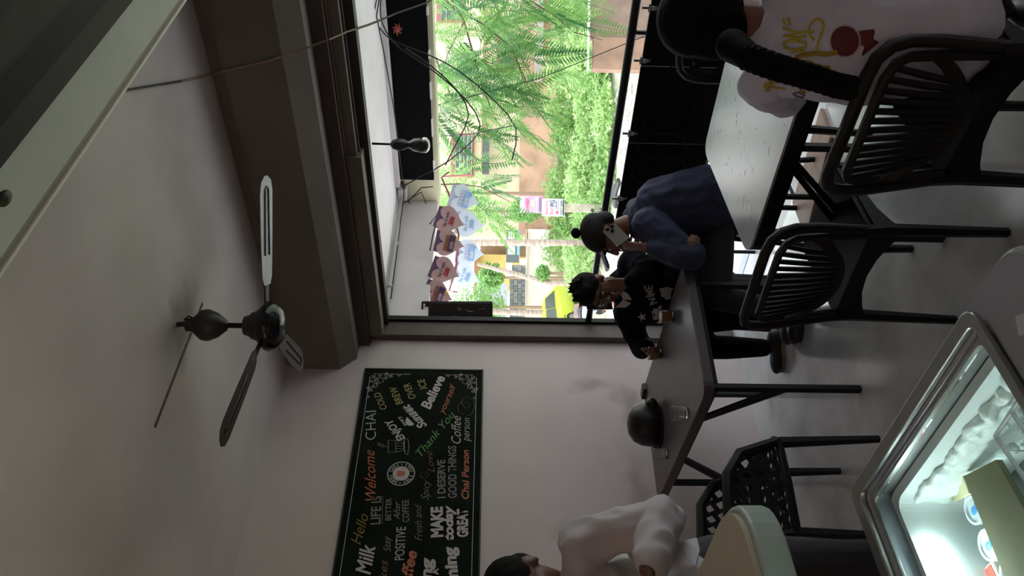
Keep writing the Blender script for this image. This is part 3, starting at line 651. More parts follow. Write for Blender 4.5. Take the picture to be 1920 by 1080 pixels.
# ------------------------------------------------------------------ street side
GZ = -2.1
def ll(x, y, D): q = P(x, y, D=D); return q.dot(rh), q.z
def fp(lat, dep, z): return rh*lat+fh*dep+V((0, 0, z))
def fbox(g, x0, x1, y0, y1, D, dep):
    a = ll(x0, y1, D); b = ll(x1, y0, D); d0 = P((x0+x1)/2, (y0+y1)/2, D=D).dot(fh)
    return g.prism([(a[0], b[1]), (b[0], b[1]), (b[0], a[1]), (a[0], a[1])], fh*d0, rh, (0, 0, 1), fh*dep)
def leafmat(name, col, col2, tr=.35):
    M = bpy.data.materials.new(name); M.use_nodes = True; n = M.node_tree; b = n.nodes['Principled BSDF']; out = n.nodes['Material Output']
    oi = n.nodes.new('ShaderNodeObjectInfo'); no = n.nodes.new('ShaderNodeTexNoise'); no.inputs['Scale'].default_value = 3
    tc_ = n.nodes.new('ShaderNodeTexCoord'); n.links.new(tc_.outputs['Object'], no.inputs[0])
    ad = n.nodes.new('ShaderNodeMath'); ad.operation = 'ADD'; n.links.new(oi.outputs['Random'], ad.inputs[0]); n.links.new(no.outputs[0], ad.inputs[1])
    mu = n.nodes.new('ShaderNodeMath'); mu.operation = 'MULTIPLY'; mu.inputs[1].default_value = .6; n.links.new(ad.outputs[0], mu.inputs[0])
    r = n.nodes.new('ShaderNodeValToRGB'); r.color_ramp.elements[0].color = (*col, 1); r.color_ramp.elements[1].color = (*col2, 1)
    r.color_ramp.elements[0].position = .25; r.color_ramp.elements[1].position = .75
    n.links.new(mu.outputs[0], r.inputs[0]); n.links.new(r.outputs[0], b.inputs['Base Color']); b.inputs['Roughness'].default_value = .5
    t = n.nodes.new('ShaderNodeBsdfTranslucent'); n.links.new(r.outputs[0], t.inputs[0]); mx = n.nodes.new('ShaderNodeMixShader'); mx.inputs[0].default_value = tr
    n.links.new(b.outputs[0], mx.inputs[1]); n.links.new(t.outputs[0], mx.inputs[2]); n.links.new(mx.outputs[0], out.inputs[0])
    return M
m_bush = leafmat('bush_leaf', (.17, .34, .08), (.42, .60, .24))
m_frond = leafmat('frond_leaf', (.04, .16, .05), (.20, .40, .09), .38)
m_far = leafmat('far_leaf', (.10, .28, .06), (.34, .55, .20))
tag(G().box(-80, 40, 5.3, 90, GZ-.2, GZ).build('street_ground', mat('ground_grass', (.34, .42, .22), .95, col2=(.46, .40, .34), var=.1, scale=.35, bump=.3, bscale=3)), 'grassy earth ground of the street below the cafe', 'ground', kind='structure')
struct(G().box(-8, 8, 5.12, 5.3, GZ-.2, -.14).build('wall_outer', m_white))
gl = G(); rs = random.Random(11)
for k in range(900):
    D = rs.uniform(17.5, 23); lat = rs.uniform(-2.5, 9.5); r = rs.uniform(.02, .09)
    c = fp(lat, D, GZ+r*.3); gl.ell(c, (r, r*rs.uniform(.5, 1), r*.5), Matrix.Rotation(rs.uniform(0, 3), 3, 'Z'), 5, 4)
tag(gl.build('rubble', mat('rubble_white', (.58, .53, .51), .9, var=.4, scale=2)), 'pale rubble and litter strewn on the ground past the railing', 'rubble', kind='stuff')
def crown(c, r, n, size, seed=0, hole=0):
    rs = random.Random(seed); vs = []; fs = []
    for i in range(n):
        d = V((rs.gauss(0, 1), rs.gauss(0, 1), rs.gauss(0, 1))).normalized(); k = rs.uniform(.55, 1.05)+.12*sin(9*d.x+seed)+.12*sin(8*d.z+seed*2)
        p = V(c)+V((d.x*r[0], d.y*r[1], d.z*r[2]))*k
        a = V((rs.gauss(0, 1), rs.gauss(0, 1), rs.gauss(0, .6))).normalized(); b = a.cross(V((rs.gauss(0, 1), rs.gauss(0, 1), rs.gauss(0, 1)))).normalized()
        s = size*rs.uniform(.6, 1.5); m_ = len(vs)
        vs += [p-a*s, p+b*s*.4, p+a*s, p-b*s*.4]; fs.append((m_, m_+1, m_+2, m_+3))
    g = G(); g.v = vs; g.f = fs; return g
rs = random.Random(5)
k_ = 0
words = ['leftmost', 'second', 'third', 'fourth', 'fifth', 'sixth', 'seventh', 'eighth', 'ninth', 'tenth', 'eleventh', 'last']
for row, (D, xt, n, la0, la1) in enumerate(((30, 1016, 9, 1.6, 12.5), (26, 1058, 9, .7, 11), (24, 1095, 6, 2.2, 9.5))):
    for i in range(n):
        lat = la0+(la1-la0)*i/(n-1)+rs.uniform(-.3, .3)
        top = 1.65-(xt+rs.uniform(-9, 12)-912)*D/1450
        h = top-GZ; c = fp(lat, D+rs.uniform(-.7, .7), GZ+h*.48)
        b = thing('bush', '', 'bush', (c.x, c.y, GZ), 'bushes of the overgrown plot')
        b['label'] = 'light green bush of the %s row of bushes, %s from the left' % (['back', 'middle', 'front'][row], words[i])
        crown(c, (1.05, 1.05, h*.52), 1500, .085, row*20+i).build('foliage', m_bush, b)
        G().tube([c-V((0, 0, h*.48)), c], [.05, .02], 5).build('stem', mat('stem', (.2, .12, .06), .8), b)
for (x, y, D, r, lb) in ((902, 575, 34, (1.1, 1.1, 1.1), 'green tree seen past the left end of the opening'), (895, 608, 35, (1.1, 1.1, 1.3), 'far tree at the very edge by the jamb'), (920, 520, 30, (.5, .5, .5), 'small shrub in front of the yellow wall'),
                     (985, 395, 30, (.4, .5, .6), 'dark shrub left of the purple poster'), (835, 360, 33, (1.4, 1, 1.6), 'tree above the fascia corner near the red window'), (870, 395, 31, (1.0, .9, 1.2), 'tree between the heart cards and the cream house'), (1018, 512, 28, (.2, .3, .22), 'little plant at the foot of the leaning trunk')):
    c = P(x, y, D=D); b = thing('tree', lb, 'tree', (c.x, c.y, GZ), None)
    crown(c, r, 1300, .09, int(x)).build('foliage', m_far, b); G().tube([(c.x, c.y, GZ), c], [.10, .04], 6).build('trunk', mat('trunk', (.30, .20, .14), .85), b)
# cream house
D = 37
hs = thing('cream_house', 'cream painted house with red-framed window across the plot', 'house', tuple(P(950, 200, D=D)*1), None)
m_hc = mat('house_cream', (.68, .60, .42), .8, var=.08, scale=.5); m_red = mat('window_red', (.38, .13, .11), .6)
g = G(); fbox(g, 560, 1010, -260, 440, D, 6); g.build('house_wall', m_hc, hs)
g = G(); fbox(g, 902, 912, -260, 320, D-.5, .6); g.build('floor_band', mat('band_brown', (.5, .36, .24), .8), hs)
g = G(); fbox(g, 972, 1050, -260, 440, D-1.5, .3); g.build('plinth_wall', mat('plinth_orange', (.46, .29, .20), .9, var=.25, scale=1), hs)
g = G(); fbox(g, 1003, 1024, -260, 150, D-2, .4); g.build('coping', mat('coping_grey', (.35, .31, .27), .9), hs)
for (x0, x1, y0, y1, lab) in ((845, 889, 250, 330, None), (818, 870, -30, 40, None), (930, 965, 60, 130, None)):
    g = G(); fbox(g, x0, x1, y0, y1, D-.12, .2); wf = g.build('window', m_red, hs)
    n = 3
    for i in range(n):
        h = (y1-y0-6)/n; g = G(); fbox(g, x0+7, x1-3, y0+3+h*i+1.5, y0+3+h*(i+1)-1.5, D-.2, .1); g.build('pane', mat('pane_green', (.06, .10, .075), .15), wf)
    g = G()
    for i in range(5): fbox(g, x0+9+i*(x1-x0-14)/4, x0+9.6+i*(x1-x0-14)/4, y0+2, y1-2, D-.3, .03)
    g.build('window_bars', mat('bar_white', (.7, .75, .7), .6), wf)
g = G(); fbox(g, 904, 918, 258, 325, D-1.2, .4); g.build('hanging_cloth', mat('cloth_grey', (.10, .10, .11), .8), hs)
# pole details, house beyond
D = 42
h2 = thing('yellow_house', 'yellow walled house with brown roof behind the leaning trunk', 'house', tuple(P(930, 500, D=D)), None)
g = G(); fbox(g, 898, 975, 478, 545, D, 4); g.build('house_wall', mat('house_yellow', (.80, .62, .24), .8, var=.15, scale=.6), h2)
g = G(); fbox(g, 888, 899, 470, 552, D-.6, 5); g.build('roof', mat('roof_brown', (.32, .17, .09), .8), h2)
g = G(); fbox(g, 900, 1000, 400, 480, D+2, 4); g.build('brown_wall', mat('brown_wood_wall', (.45, .32, .24), .8, var=.2, scale=.8), h2)
D = 37.5
h3 = thing('grey_shed', 'pale grey sheet-metal shed beside the far tree', 'shed', tuple(P(925, 560, D=D)), None)
g = G(); fbox(g, 900, 952, 532, 640, D, 3); g.build('shed_wall', mat('shed_blue', (.52, .56, .62), .6, var=.1, scale=2), h3)
g = G(); fbox(g, 893, 901, 526, 650, D-.5, 4); g.build('roof', mat('shed_roof', (.66, .68, .72), .5), h3)
# stone wall and pale wall
D = 35.5
wl_ = thing('boundary_wall', 'grey block boundary wall on a pale base behind the green car', 'wall', tuple(P(985, 560, D=D)), None)
m_bl2 = [mat('block_a', (.20, .21, .22), .9), mat('block_b', (.25, .255, .26), .9), mat('block_c', (.17, .18, .185), .9)]
blocks = {}
rs = random.Random(3)
for r_ in range(4):
    for i in range(13):
        a = 497+i*11+(5.5 if r_ % 2 else 0); g = G(); fbox(g, 955.6+r_*7.5, 962.6+r_*7.5, a+.4, a+10.6, D-rs.uniform(0, .05), .3)
        g.build('block', m_bl2[rs.randrange(3)], wl_, stuff=False)
g = G(); fbox(g, 955, 986, 497, 645, D+.05, .2); g.build('mortar', mat('mortar', (.33, .33, .32), .95), wl_)
g = G(); fbox(g, 986, 1030, 430, 645, D-.3, .4); g.build('base_wall', mat('pale_base', (.80, .70, .66), .85, var=.12, scale=1.2, stretch=(1, 1, 4)), wl_)
g = G(); fbox(g, 984, 988, 430, 645, D-.5, .3); g.build('ledge', mat('ledge_tan', (.55, .50, .36), .85), wl_)
g = G(); fbox(g, 985, 1028, 400, 462, D-.2, .3); g.build('brown_gate', mat('gate_brown', (.34, .21, .14), .8, var=.3, scale=2), wl_)
# trunks
def trunk(name, label, a, b, D, r0, r1, col=(.42, .33, .28)):
    p = P(*a, D=D); q = P(*b, D=D); n = 22; c = q.copy(); base = q+(q-p).normalized()*0
    b2 = V((q.x, q.y, GZ)) if abs(q.z-GZ) < 2.5 else q
    t = thing(name, label, 'tree', (q.x, q.y, GZ))
    pts = [q.lerp(p, k/n) for k in range(n+1)]
    G().tube([b2]+pts, [r0*1.1]+[r0+(r1-r0)*k/n+(.012 if k % 2 else 0) for k in range(n+1)], 10).build('trunk', mat('palm_trunk', col, .85, var=.3, scale=3, stretch=(1, 1, 5)), t, smooth=True)
    return t
trunk('palm_tree', 'straight ringed palm trunk in the middle of the view outside', (870, 455), (1045, 455), 25, .105, .10)
trunk('leaning_tree', 'leaning brown trunk crossing the grey block wall', (895, 495), (1027, 530), 28, .11, .06, (.22, .13, .10))
trunk('roadside_tree', 'brown trunk between the dark poster and the green car', (880, 583), (1003, 587), 31, .13, .10, (.32, .21, .17))
# signs
D = 23.4
ps = thing('sign_post', 'stone post carrying the white PG notice', 'post', tuple(fp(ll(1100, 389, D)[0], D, GZ)))
g = G(); fbox(g, 1020, 1141, 383, 396, D+.1, .15); g.build('post', mat('post_stone', (.42, .38, .30), .85, var=.25, scale=3), ps)
def sign(name, label, x0, x1, y0, y1, D, back, items, cat='sign'):
    t = thing(name, label, cat, tuple(P(x1, (y0+y1)/2, D=D)))
    g = G(); fbox(g, x0, x1, y0, y1, D, .03); g.build('board', back, t)
    for it in items:
        if it[0] == 't':
            _, s, x, ya, yb, h, m_, b = it     # text baseline at photo x, from y=ya (left) to y=yb
            a = P(x, ya, D=D-.03); e = P(x, yb, D=D-.03); text(s, m_, t, a, rh, (0, 0, 1), abs(ya-yb)*D/1450, h*D/1450, bold=b)
        else:
            _, xa, xb, ya, yb, m_ = it; g = G(); fbox(g, xa, xb, ya, yb, D-.02, .015); g.build('print_block', m_, t)
    return t
m_sw = mat('sign_white', (.80, .84, .84), .5); m_pink = mat('sign_pink', (.62, .10, .20), .6); m_nav = mat('sign_navy', (.04, .06, .13), .6); m_sb = mat('sign_black', (.02, .02, .025), .6)
sign('notice_board', 'white notice board reading PG in dark letters on the stone post', 1016, 1059, 373, 405, 23.3, m_sw,
     [('t', 'Batamma', 1027, 402, 376, 6, m_pink, .02), ('t', 'Boyz', 1037, 402, 388, 7, m_pink, .02), ('t', 'PG', 1040, 387, 375, 9, m_nav, .03), ('b', 1042, 1043.5, 376, 392, m_nav), ('b', 1046, 1047, 376, 400, m_nav),
      ('t', '97417 25001', 1054, 403, 375, 4, m_sb, .03), ('b', 1055, 1058, 374, 404, m_sb), ('b', 1042, 1047, 396, 401, m_pink)])
sign('film_poster', 'purple and white poster above the PG notice', 974, 1016, 368, 399, 23.35, mat('poster_lilac', (.52, .36, .56), .6, var=.3, scale=4),
     [('b', 976, 983, 370, 397, mat('poster_pale', (.75, .62, .70), .6)), ('t', 'OFFER', 991, 396, 371, 5, m_pink, .03), ('b', 994, 1003, 376, 388, mat('poster_gold', (.85, .62, .35), .6)), ('b', 1005, 1006.5, 370, 397, m_sw), ('b', 1008, 1009.5, 370, 397, m_sw), ('b', 1011, 1015, 370, 397, mat('poster_purple', (.20, .12, .25), .6))])
sign('shop_board', 'pair of white and blue shop boards behind the palm trunk', 949, 974, 432, 492, 33, mat('board_dark', (.12, .14, .16), .6),
     [('b', 952, 966, 434, 448, m_sw), ('b', 952, 966, 462, 477, m_sw), ('b', 969, 975, 432, 478, mat('sign_blue', (.25, .48, .75), .5)), ('b', 948, 960, 493, 520, m_sw)])
# brown wall end piece outside at the right
bwall = thing('brick_planter', 'low brown masonry block with white coping outside on the right', 'wall', tuple(fp(5.2, 15.5, GZ)))
g = G(); fbox(g, 1108, 1250, -90, 70, 15.5, .25); g.build('masonry', mat('masonry', (.22, .155, .125), .9, var=.2, scale=3), bwall)
g = G(); fbox(g, 1112, 1250, 72, 130, 15.4, .25); g.build('masonry', mat('masonry2', (.28, .175, .125), .9, var=.2, scale=3), bwall)
g = G(); fbox(g, 1104, 1107.5, -90, 131, 15.3, .30); g.build('coping', mat('coping_white', (.8, .78, .74), .8), bwall)
# log
lg = P(1080, 590, D=29.5)
l1_ = thing('log', 'thick brown log lying beside the car with its cut end showing', 'log', (lg.x, lg.y, GZ))
a = V((lg.x, lg.y, GZ+.2))-rh*.9; b = V((lg.x, lg.y, GZ+.2))+rh*.38-fh*.2
G().tube([a, b], [.19, .2], 16).build('bark', mat('bark', (.26, .19, .17), .9, var=.3, scale=4), l1_, smooth=60)
G().tube([b, b+(b-a).normalized()*.01], .185, 16).build('cut_end', mat('cut_wood', (.62, .36, .26), .8), l1_)
# green car
cD = 31.5; cp = fp(ll(1060, 592, cD)[0], cD, GZ)
car = thing('car', 'yellow-green hatchback parked by the pale wall', 'car', tuple(cp))
Rc = Matrix.Rotation(AZ+radians(-125), 3, 'Z')
def cpt(x, y, z): return cp+Rc @ V((x, y, z))
m_car = mat('car_paint', (.62, .74, .06), .25, coat=.8); m_glass = mat('car_glass', (.10, .13, .13), .08); m_ty = mat('tyre', (.02, .02, .02), .8); m_rim = mat('alloy', (.5, .48, .47), .3, metal=.7)
def loft(secs, name, m_, par, cap_=True):
    g = G(); n = len(secs[0]); vs = [q for s_ in secs for q in s_]; fs = []
    for i in range(len(secs)-1):
        for k in range(n): fs.append((i*n+k, i*n+(k+1) % n, (i+1)*n+(k+1) % n, (i+1)*n+k))
    fs.append(tuple(range(n-1, -1, -1))); fs.append(tuple((len(secs)-1)*n+k for k in range(n)))
    return g.add(vs, fs).build(name, m_, par, smooth=40)
def carsec(x, w_, z0, z1): # rounded cross section
    return [cpt(x, y*w_, z0+(z1-z0)*z) for y, z in ((-.88, 0), (-1, .2), (-1, .7), (-.9, .95), (-.6, 1), (.6, 1), (.9, .95), (1, .7), (1, .2), (.88, 0))]
loft([carsec(*q) for q in ((-1.85, .62, .35, .70), (-1.75, .76, .25, .82), (-1.2, .82, .2, .92), (-.6, .83, .2, .95), (.9, .83, .2, .98), (1.5, .80, .2, .98), (1.78, .74, .25, .92), (1.85, .66, .35, .75))], 'body', m_car, car)
def cab(x0, w_, z): return [cpt(x0, -w_, z), cpt(x0, w_, z)]
loft([[cpt(-.95, -.70, .92), cpt(-.95, .70, .92), cpt(1.75, .70, .95), cpt(1.75, -.70, .95)], [cpt(-.35, -.60, 1.38), cpt(-.35, .60, 1.38), cpt(1.40, .58, 1.40), cpt(1.40, -.58, 1.40)], [cpt(-.1, -.5, 1.47), cpt(-.1, .5, 1.47), cpt(1.2, .5, 1.47), cpt(1.2, -.5, 1.47)]], 'cabin', m_car, car)
for sy in (-1, 1):
    for x0, x1, x2, x3 in ((-.75, -.28, .38, .38), (.45, .45, 1.05, 1.2)):
        g = G(); e = .012*sy
        q = [(x0, .705, .96), (x1, .615, 1.34), (x2, .61, 1.36), (x3, .705, .97)]
        vs = [cpt(a, sy*b+e, c) for a, b, c in q]+[cpt(a, sy*b-e, c) for a, b, c in q]
        g.add(vs, [(0, 1, 2, 3), (7, 6, 5, 4), (0, 4, 5, 1), (1, 5, 6, 2), (2, 6, 7, 3), (3, 7, 4, 0)]).build('side_window', m_glass, car)
    for x in (-1.2, 1.15):
        R_ = Rc @ Matrix.Rotation(pi/2, 3, 'X'); c = cpt(x, sy*.74, .30)
        wh = G().lathe([(.18, -.09), (.28, -.09), (.30, -.06), (.30, .06), (.28, .09), (.18, .09)], c, 20, R_).build('wheel', m_ty, car, smooth=50)
        G().lathe([(.02, -.095), (.19, -.092), (.19, .092), (.02, .095)], c, 10, R_).build('hubcap', m_rim, wh)
        g = G(); ac = cpt(x, sy*.80, .30); g.tube([ac+Rc @ V((.36*cos(t), 0, .36*sin(t))) for t in [pi*k/10 for k in range(11)]], .03, 5); g.build('wheel_arch', m_ty, car)
    G().ell(cpt(-1.78, sy*.56, .68), (.12, .12, .08)).build('headlamp', mat('lamp_glass', (.8, .8, .75), .1), car, smooth=True)
for (x0, z0, x1, z1, w0, w1) in ((-.98, .96, -.42, 1.36, .62, .54), (1.77, .98, 1.46, 1.38, .6, .52)):
    g = G(); dx = -.015 if x0 < 0 else .015
    g.add([cpt(x0+dx, -w0, z0), cpt(x0+dx, w0, z0), cpt(x1+dx, w1, z1), cpt(x1+dx, -w1, z1), cpt(x0-dx, -w0, z0), cpt(x0-dx, w0, z0), cpt(x1-dx, w1, z1), cpt(x1-dx, -w1, z1)], [(0, 1, 2, 3), (7, 6, 5, 4), (0, 4, 5, 1), (1, 5, 6, 2), (2, 6, 7, 3), (3, 7, 4, 0)]).build('windscreen', m_glass, car)
# scooters
def scooter(label, x, y, D, yaw, col):
    p = fp(ll(x, y, D)[0], D, GZ); t = thing('scooter', label, 'scooter', tuple(p), 'parked scooters'); R = Matrix.Rotation(AZ+yaw, 3, 'Z')
    def q(a, b, c): return p+R @ V((a, b, c))
    mb = mat('scooter_%s' % label.split()[0], col, .3, coat=.5); dk = mat('scooter_dark', (.02, .02, .022), .5)
    for a in (-.62, .62):
        w1 = G().lathe([(.12, -.05), (.2, -.05), (.23, 0), (.2, .05), (.12, .05)], q(a, 0, .23), 16, R @ Matrix.Rotation(pi/2, 3, 'X')).build('wheel', m_ty, t, smooth=True)
    G().ell(q(-.50, 0, .62), (.36, .17, .20), R).ell(q(-.62, 0, .5), (.26, .15, .22), R).build('rear_body', mb, t, smooth=True)
    G().tube([q(-.85, 0, .80), q(-.5, 0, .84), q(-.05, 0, .76)], [.08, .13, .09], 10, flat=.6).build('seat', dk, t, smooth=True)
    G().tube([q(-.2, 0, .3), q(.2, 0, .28), q(.38, 0, .5), q(.48, 0, .85)], [.14, .15, .19, .13], 10, flat=.6).build('leg_shield', mb, t, smooth=True)
    G().tube([q(.62, 0, .25), q(.42, 0, 1.0)], .035, 6).build('fork', dk, t)
    G().ell(q(.44, 0, .98), (.13, .16, .10), R).build('headlight_cowl', mb, t, smooth=True)
    G().tube([q(.36, -.33, 1.02), q(.42, 0, 1.0), q(.36, .33, 1.02)], .02, 6).build('handlebar', dk, t)
    for sy in (-1, 1): G().tube([q(.40, sy*.25, 1.02), q(.42, sy*.30, 1.18)], .008, 5).ell(q(.42, sy*.32, 1.22), (.015, .07, .045), R).build('mirror', dk, t, smooth=True)
    G().ell(q(.62, 0, .38), (.24, .09, .11), R).build('mudguard', mb, t, smooth=True)
scooter('red and white scooter parked nearest the left jamb', 1140, 606, 17.5, radians(20), (.62, .12, .07))
scooter('white scooter parked between the two seated people', 1130, 508, 19, radians(215), (.75, .76, .78))
scooter('grey scooter parked behind the cap of the blue shirted person', 1140, 388, 18, radians(130), (.35, .38, .42))
scooter('silver scooter parked beside the log', 1112, 612, 24, radians(160), (.6, .62, .66))
fdl = G(); rs = random.Random(8)
for k in range(60):
    p = fp(rs.uniform(-1.6, .6), rs.uniform(19, 27), GZ+.05); a = rs.uniform(0, pi)
    fdl.tube([p, p+V((cos(a)*.5, sin(a)*.5, rs.uniform(0, .35)))], .015, 4)
tag(fdl.build('branch_litter', mat('dry_branch', (.55, .42, .33), .9)), 'dry sticks heaped beside the log', 'branches', kind='stuff')

# ------------------------------------------------------------------ feathery tree in front of the opening
ft = thing('feathery_tree', 'tree with feathery compound leaves hanging in front of the cream house', 'tree', tuple(P(900, -100, D=7.5)))
def frond_mesh(seed):
    rs = random.Random(seed); g = G(); L = .40; n = 17
    pts = [V((0, L*k/8, -.10*(k/8)**2+.02*sin(k))) for k in range(9)]; g.tube(pts, .0022, 3)
    for i in range(n):
        t = .12+.88*i/n; p = V((0, L*t, -.10*t*t)); ll_ = .085*sin(pi*(.15+.80*t))**.7*rs.uniform(.85, 1.1)
        for s in (-1, 1):
            d = V((s, .55+rs.uniform(-.1, .1), rs.uniform(-.25, .05))).normalized(); w_ = V((0, .0105, .002))
            g.add([p, p+d*ll_*.45+w_, p+d*ll_, p+d*ll_*.45-w_], [(0, 1, 2, 3)])
    me = bpy.data.meshes.new('frond'); me.from_pydata([tuple(q) for q in g.v], [], g.f); me.materials.append(m_frond); return me
fms = [frond_mesh(k) for k in range(4)]; o0 = ft.location
rs = random.Random(21)
regs = [(812, 960, 0, 232, 112, 5.6, 8.5), (940, 1075, 0, 150, 38, 5.8, 8), (900, 1000, 150, 285, 28, 5.8, 7.5), (815, 880, 170, 250, 9, 5.8, 7), (850, 950, 320, 405, 14, 6.4, 8), (1040, 1120, -10, 60, 9, 5.6, 7), (812, 1000, -60, 10, 30, 5.6, 8), (900, 960, 395, 440, 4, 7, 8)]
starts = []
for (xa, xb, ya, yb, n, da, db) in regs:
    for k in range(n):
        D = rs.uniform(da, db); p = P(rs.uniform(xa, xb)-26, rs.uniform(ya, yb)-18, D=D)
        yaw = rs.uniform(0, 2*pi) if rs.random() < .4 else AZ+radians(rs.uniform(60, 200)); pit = radians(rs.uniform(-75, -15))
        o = bpy.data.objects.new('frond', fms[rs.randrange(4)]); COL.objects.link(o); o.parent = ft
        o.location = p-o0; o.rotation_euler = (pit, rs.uniform(-.6, .6), yaw); s_ = rs.uniform(.75, 1.35); o.scale = (s_, s_, s_)
        starts.append(p)
m_br = mat('branch_brown', (.09, .055, .035), .8)
rs = random.Random(2)
for k, pts in enumerate([[(780, -60), (850, 15), (905, 45), (960, 90), (985, 160)], [(800, -80), (870, 40), (890, 110), (905, 165), (930, 225)], [(860, -60), (960, -20), (1040, 30), (1075, 60), (1130, 75)], [(800, 60), (825, 130), (850, 190), (880, 245)],
                         [(900, -60), (950, 60), (990, 130), (1020, 190)], [(960, 90), (985, 150), (1010, 210), (1040, 250)], [(870, 40), (840, 100), (825, 150)], [(905, 45), (940, 20), (985, 20), (1060, 20)], [(850, 15), (880, -10), (900, -40)], [(890, 110), (960, 130), (1000, 120)]]):
    D = 6.2+.25*(k % 5); q = [P(x, y, D=D) for x, y in pts]; r = .012 if k < 5 else .006
    G().tube(q, [r*(1-.75*i/(len(q)-1)) for i in range(len(q))], 6).build('branch', m_br, ft, smooth=True)
t2_ = [P(*c, D=7.6) for c in ((700, 350), (860, 345), (900, 350), (960, 380))]
G().tube(t2_, [.01, .008, .005, .003], 5).build('branch', m_br, ft)

# ------------------------------------------------------------------ heart cards and poster
bt = mat('bunting_red', (.20, .035, .035), .6)
tag(G().tube([P(806, 470, D=5.6), P(812, 440, D=5.6), P(824, 395, D=5.7), P(806, 420, D=5.6)], .006).build('bunting_string', mat('bunting_dark', (.09, .03, .06), .6)), 'dark red string holding the pink heart cards', 'string')
tag(G().tube([P(842, 322, D=6.3), P(828, 333, D=6.3), P(842, 365, D=6.3), P(850, 400, D=6.2), P(860, 440, D=6.2), P(857, 480, D=6.2), P(853, 510, D=6.2), P(842, 545, D=6.2), P(858, 548, D=6.2)], .008).build('bunting_string', bt), 'red string holding the pale blue heart cards', 'string')
tag(G().tube([P(830, 331, D=6.35), P(845, 330, D=6.4), P(885, 328, D=6.6)], .007).build('bunting_string', mat('bunting_pink', (.6, .2, .2), .6)), 'pink string end tied towards the cream house', 'string')
def heart2d(n=34):
    pts = []
    for k in range(n):
        t = 2*pi*k/n; pts.append((16*sin(t)**3/32, (13*cos(t)-5*cos(2*t)-2*cos(3*t)-cos(4*t))/32))
    return pts
HT = heart2d()
m_pk = mat('card_pink', (.58, .38, .37), .5, var=.05, scale=4); m_tab = mat('card_purple', (.15, .09, .18), .5); m_bl = mat('card_blue', (.66, .76, .86), .5); m_btab = mat('card_lilac', (.50, .54, .70), .5)
m_ink = mat('ink_purple', (.08, .04, .12), .5); m_inr = mat('ink_red', (.42, .03, .06), .5); m_wfr = mat('wafer_brown', (.25, .10, .05), .6); m_yel = mat('print_yellow', (.55, .36, .05), .5); m_inb = mat('ink_blue', (.28, .45, .68), .5)
def card(label, x, y, D, w_, tilt, pm, tm, kind):
    c = P(x, y, D=D); t = thing('heart_card', label, 'card', tuple(c), 'heart cards of the bunting')
    up_ = (V((0, 0, 1))*cos(tilt)+rh*sin(tilt)).normalized(); ex = up_.cross(fh)*-1; ex = fh.cross(up_)*1; ex.normalize()
    if ex.dot(rh) < 0: ex = -ex
    nrm = -fh
    G().prism(HT, c, ex*w_*1.08, up_*w_*1.2, fh*.004).build('heart', pm, t)
    G().prism([(-.47, .15), (.47, .15), (.42, .56), (-.42, .56)], c+fh*.006, ex*w_, up_*w_, fh*.003).build('backing', tm, t)
    f = c-fh*.003
    if kind == 'say':
        text('Say it with', m_ink if pm is m_pk else m_inb, t, f-ex*w_*.30+up_*w_*.08, ex, up_, w_*.60, w_*.13, bold=.015)
        text('Silk', m_inr if pm is m_pk else m_inb, t, f-ex*w_*.20-up_*w_*.16, ex, up_, w_*.42, w_*.17, shear=.3, bold=.04)
    else:
        a, b = (m_ink, m_wfr) if pm is m_pk else (m_inb, m_btab)
        G().prism([(-.30, -.20), (.30, -.20), (.34, .02), (-.34, .02)], f, ex*w_, up_*w_, nrm*.002).build('wrapper_print', a, t)
        for i in range(5): G().prism([(-.31+i*.125, .03), (-.20+i*.125, .03), (-.20+i*.125, .17), (-.31+i*.125, .17)], f, ex*w_, up_*w_, nrm*.002).build('wafer_print', b, t)
        text('Silk', m_bl if pm is not m_pk else m_pk, t, f-nrm*-.003-ex*w_*.24-up_*w_*.16, ex, up_, w_*.36, w_*.13, shear=.3, bold=.03)
        G().ell(f+ex*w_*.20-up_*w_*.26, (w_*.07, w_*.07, w_*.05)).build('print_spot', m_yel if pm is m_pk else m_inb, t, smooth=True)
for a in (('pink heart card reading Say it with, nearest the fascia corner', 843, 413, 5.6, .185, .30, m_pk, m_tab, 'say'), ('pink heart card with chocolate print beside the topmost one', 842, 456, 5.6, .185, .20, m_pk, m_tab, 'bar'),
          ('pink heart card reading Say it with, third along the string', 834, 508, 5.55, .185, .35, m_pk, m_tab, 'say'), ('pink heart card with chocolate print touching the dark poster', 821, 552, 5.5, .185, .35, m_pk, m_tab, 'bar'),
          ('pale blue heart card hanging highest at the right end', 870, 373, 6.2, .21, .25, m_bl, m_btab, 'bar'), ('pale blue heart card, second from the right', 880, 420, 6.2, .205, .1, m_bl, m_btab, 'say'),
          ('pale blue heart card, third from the right', 880, 474, 6.2, .20, .1, m_bl, m_btab, 'bar'), ('pale blue heart card farthest left above the shed', 873, 518, 6.2, .20, .35, m_bl, m_btab, 'say')):
    card(*a)
po = thing('dark_poster', 'black glossy poster hanging at the left end of the opening', 'poster', tuple(P(793, 600, D=5.3)))
pg = G(); fbox(pg, 796, 921, 567, 660, 5.35, .01); pg.build('sheet', mat('poster_black', (.010, .010, .011), .25, spec=.7), po)
pg = G()
for a, b in (((792, 566), (792, 660)), ((922, 566), (922, 660)), ((792, 567), (922, 567))): pg.bar(P(*a, D=5.33), P(*b, D=5.33), .012, .012)
pg.build('poster_frame', m_black, po)
mgr = mat('poster_grey', (.20, .20, .21), .35, col2=(.04, .04, .045), var=.1, scale=22)
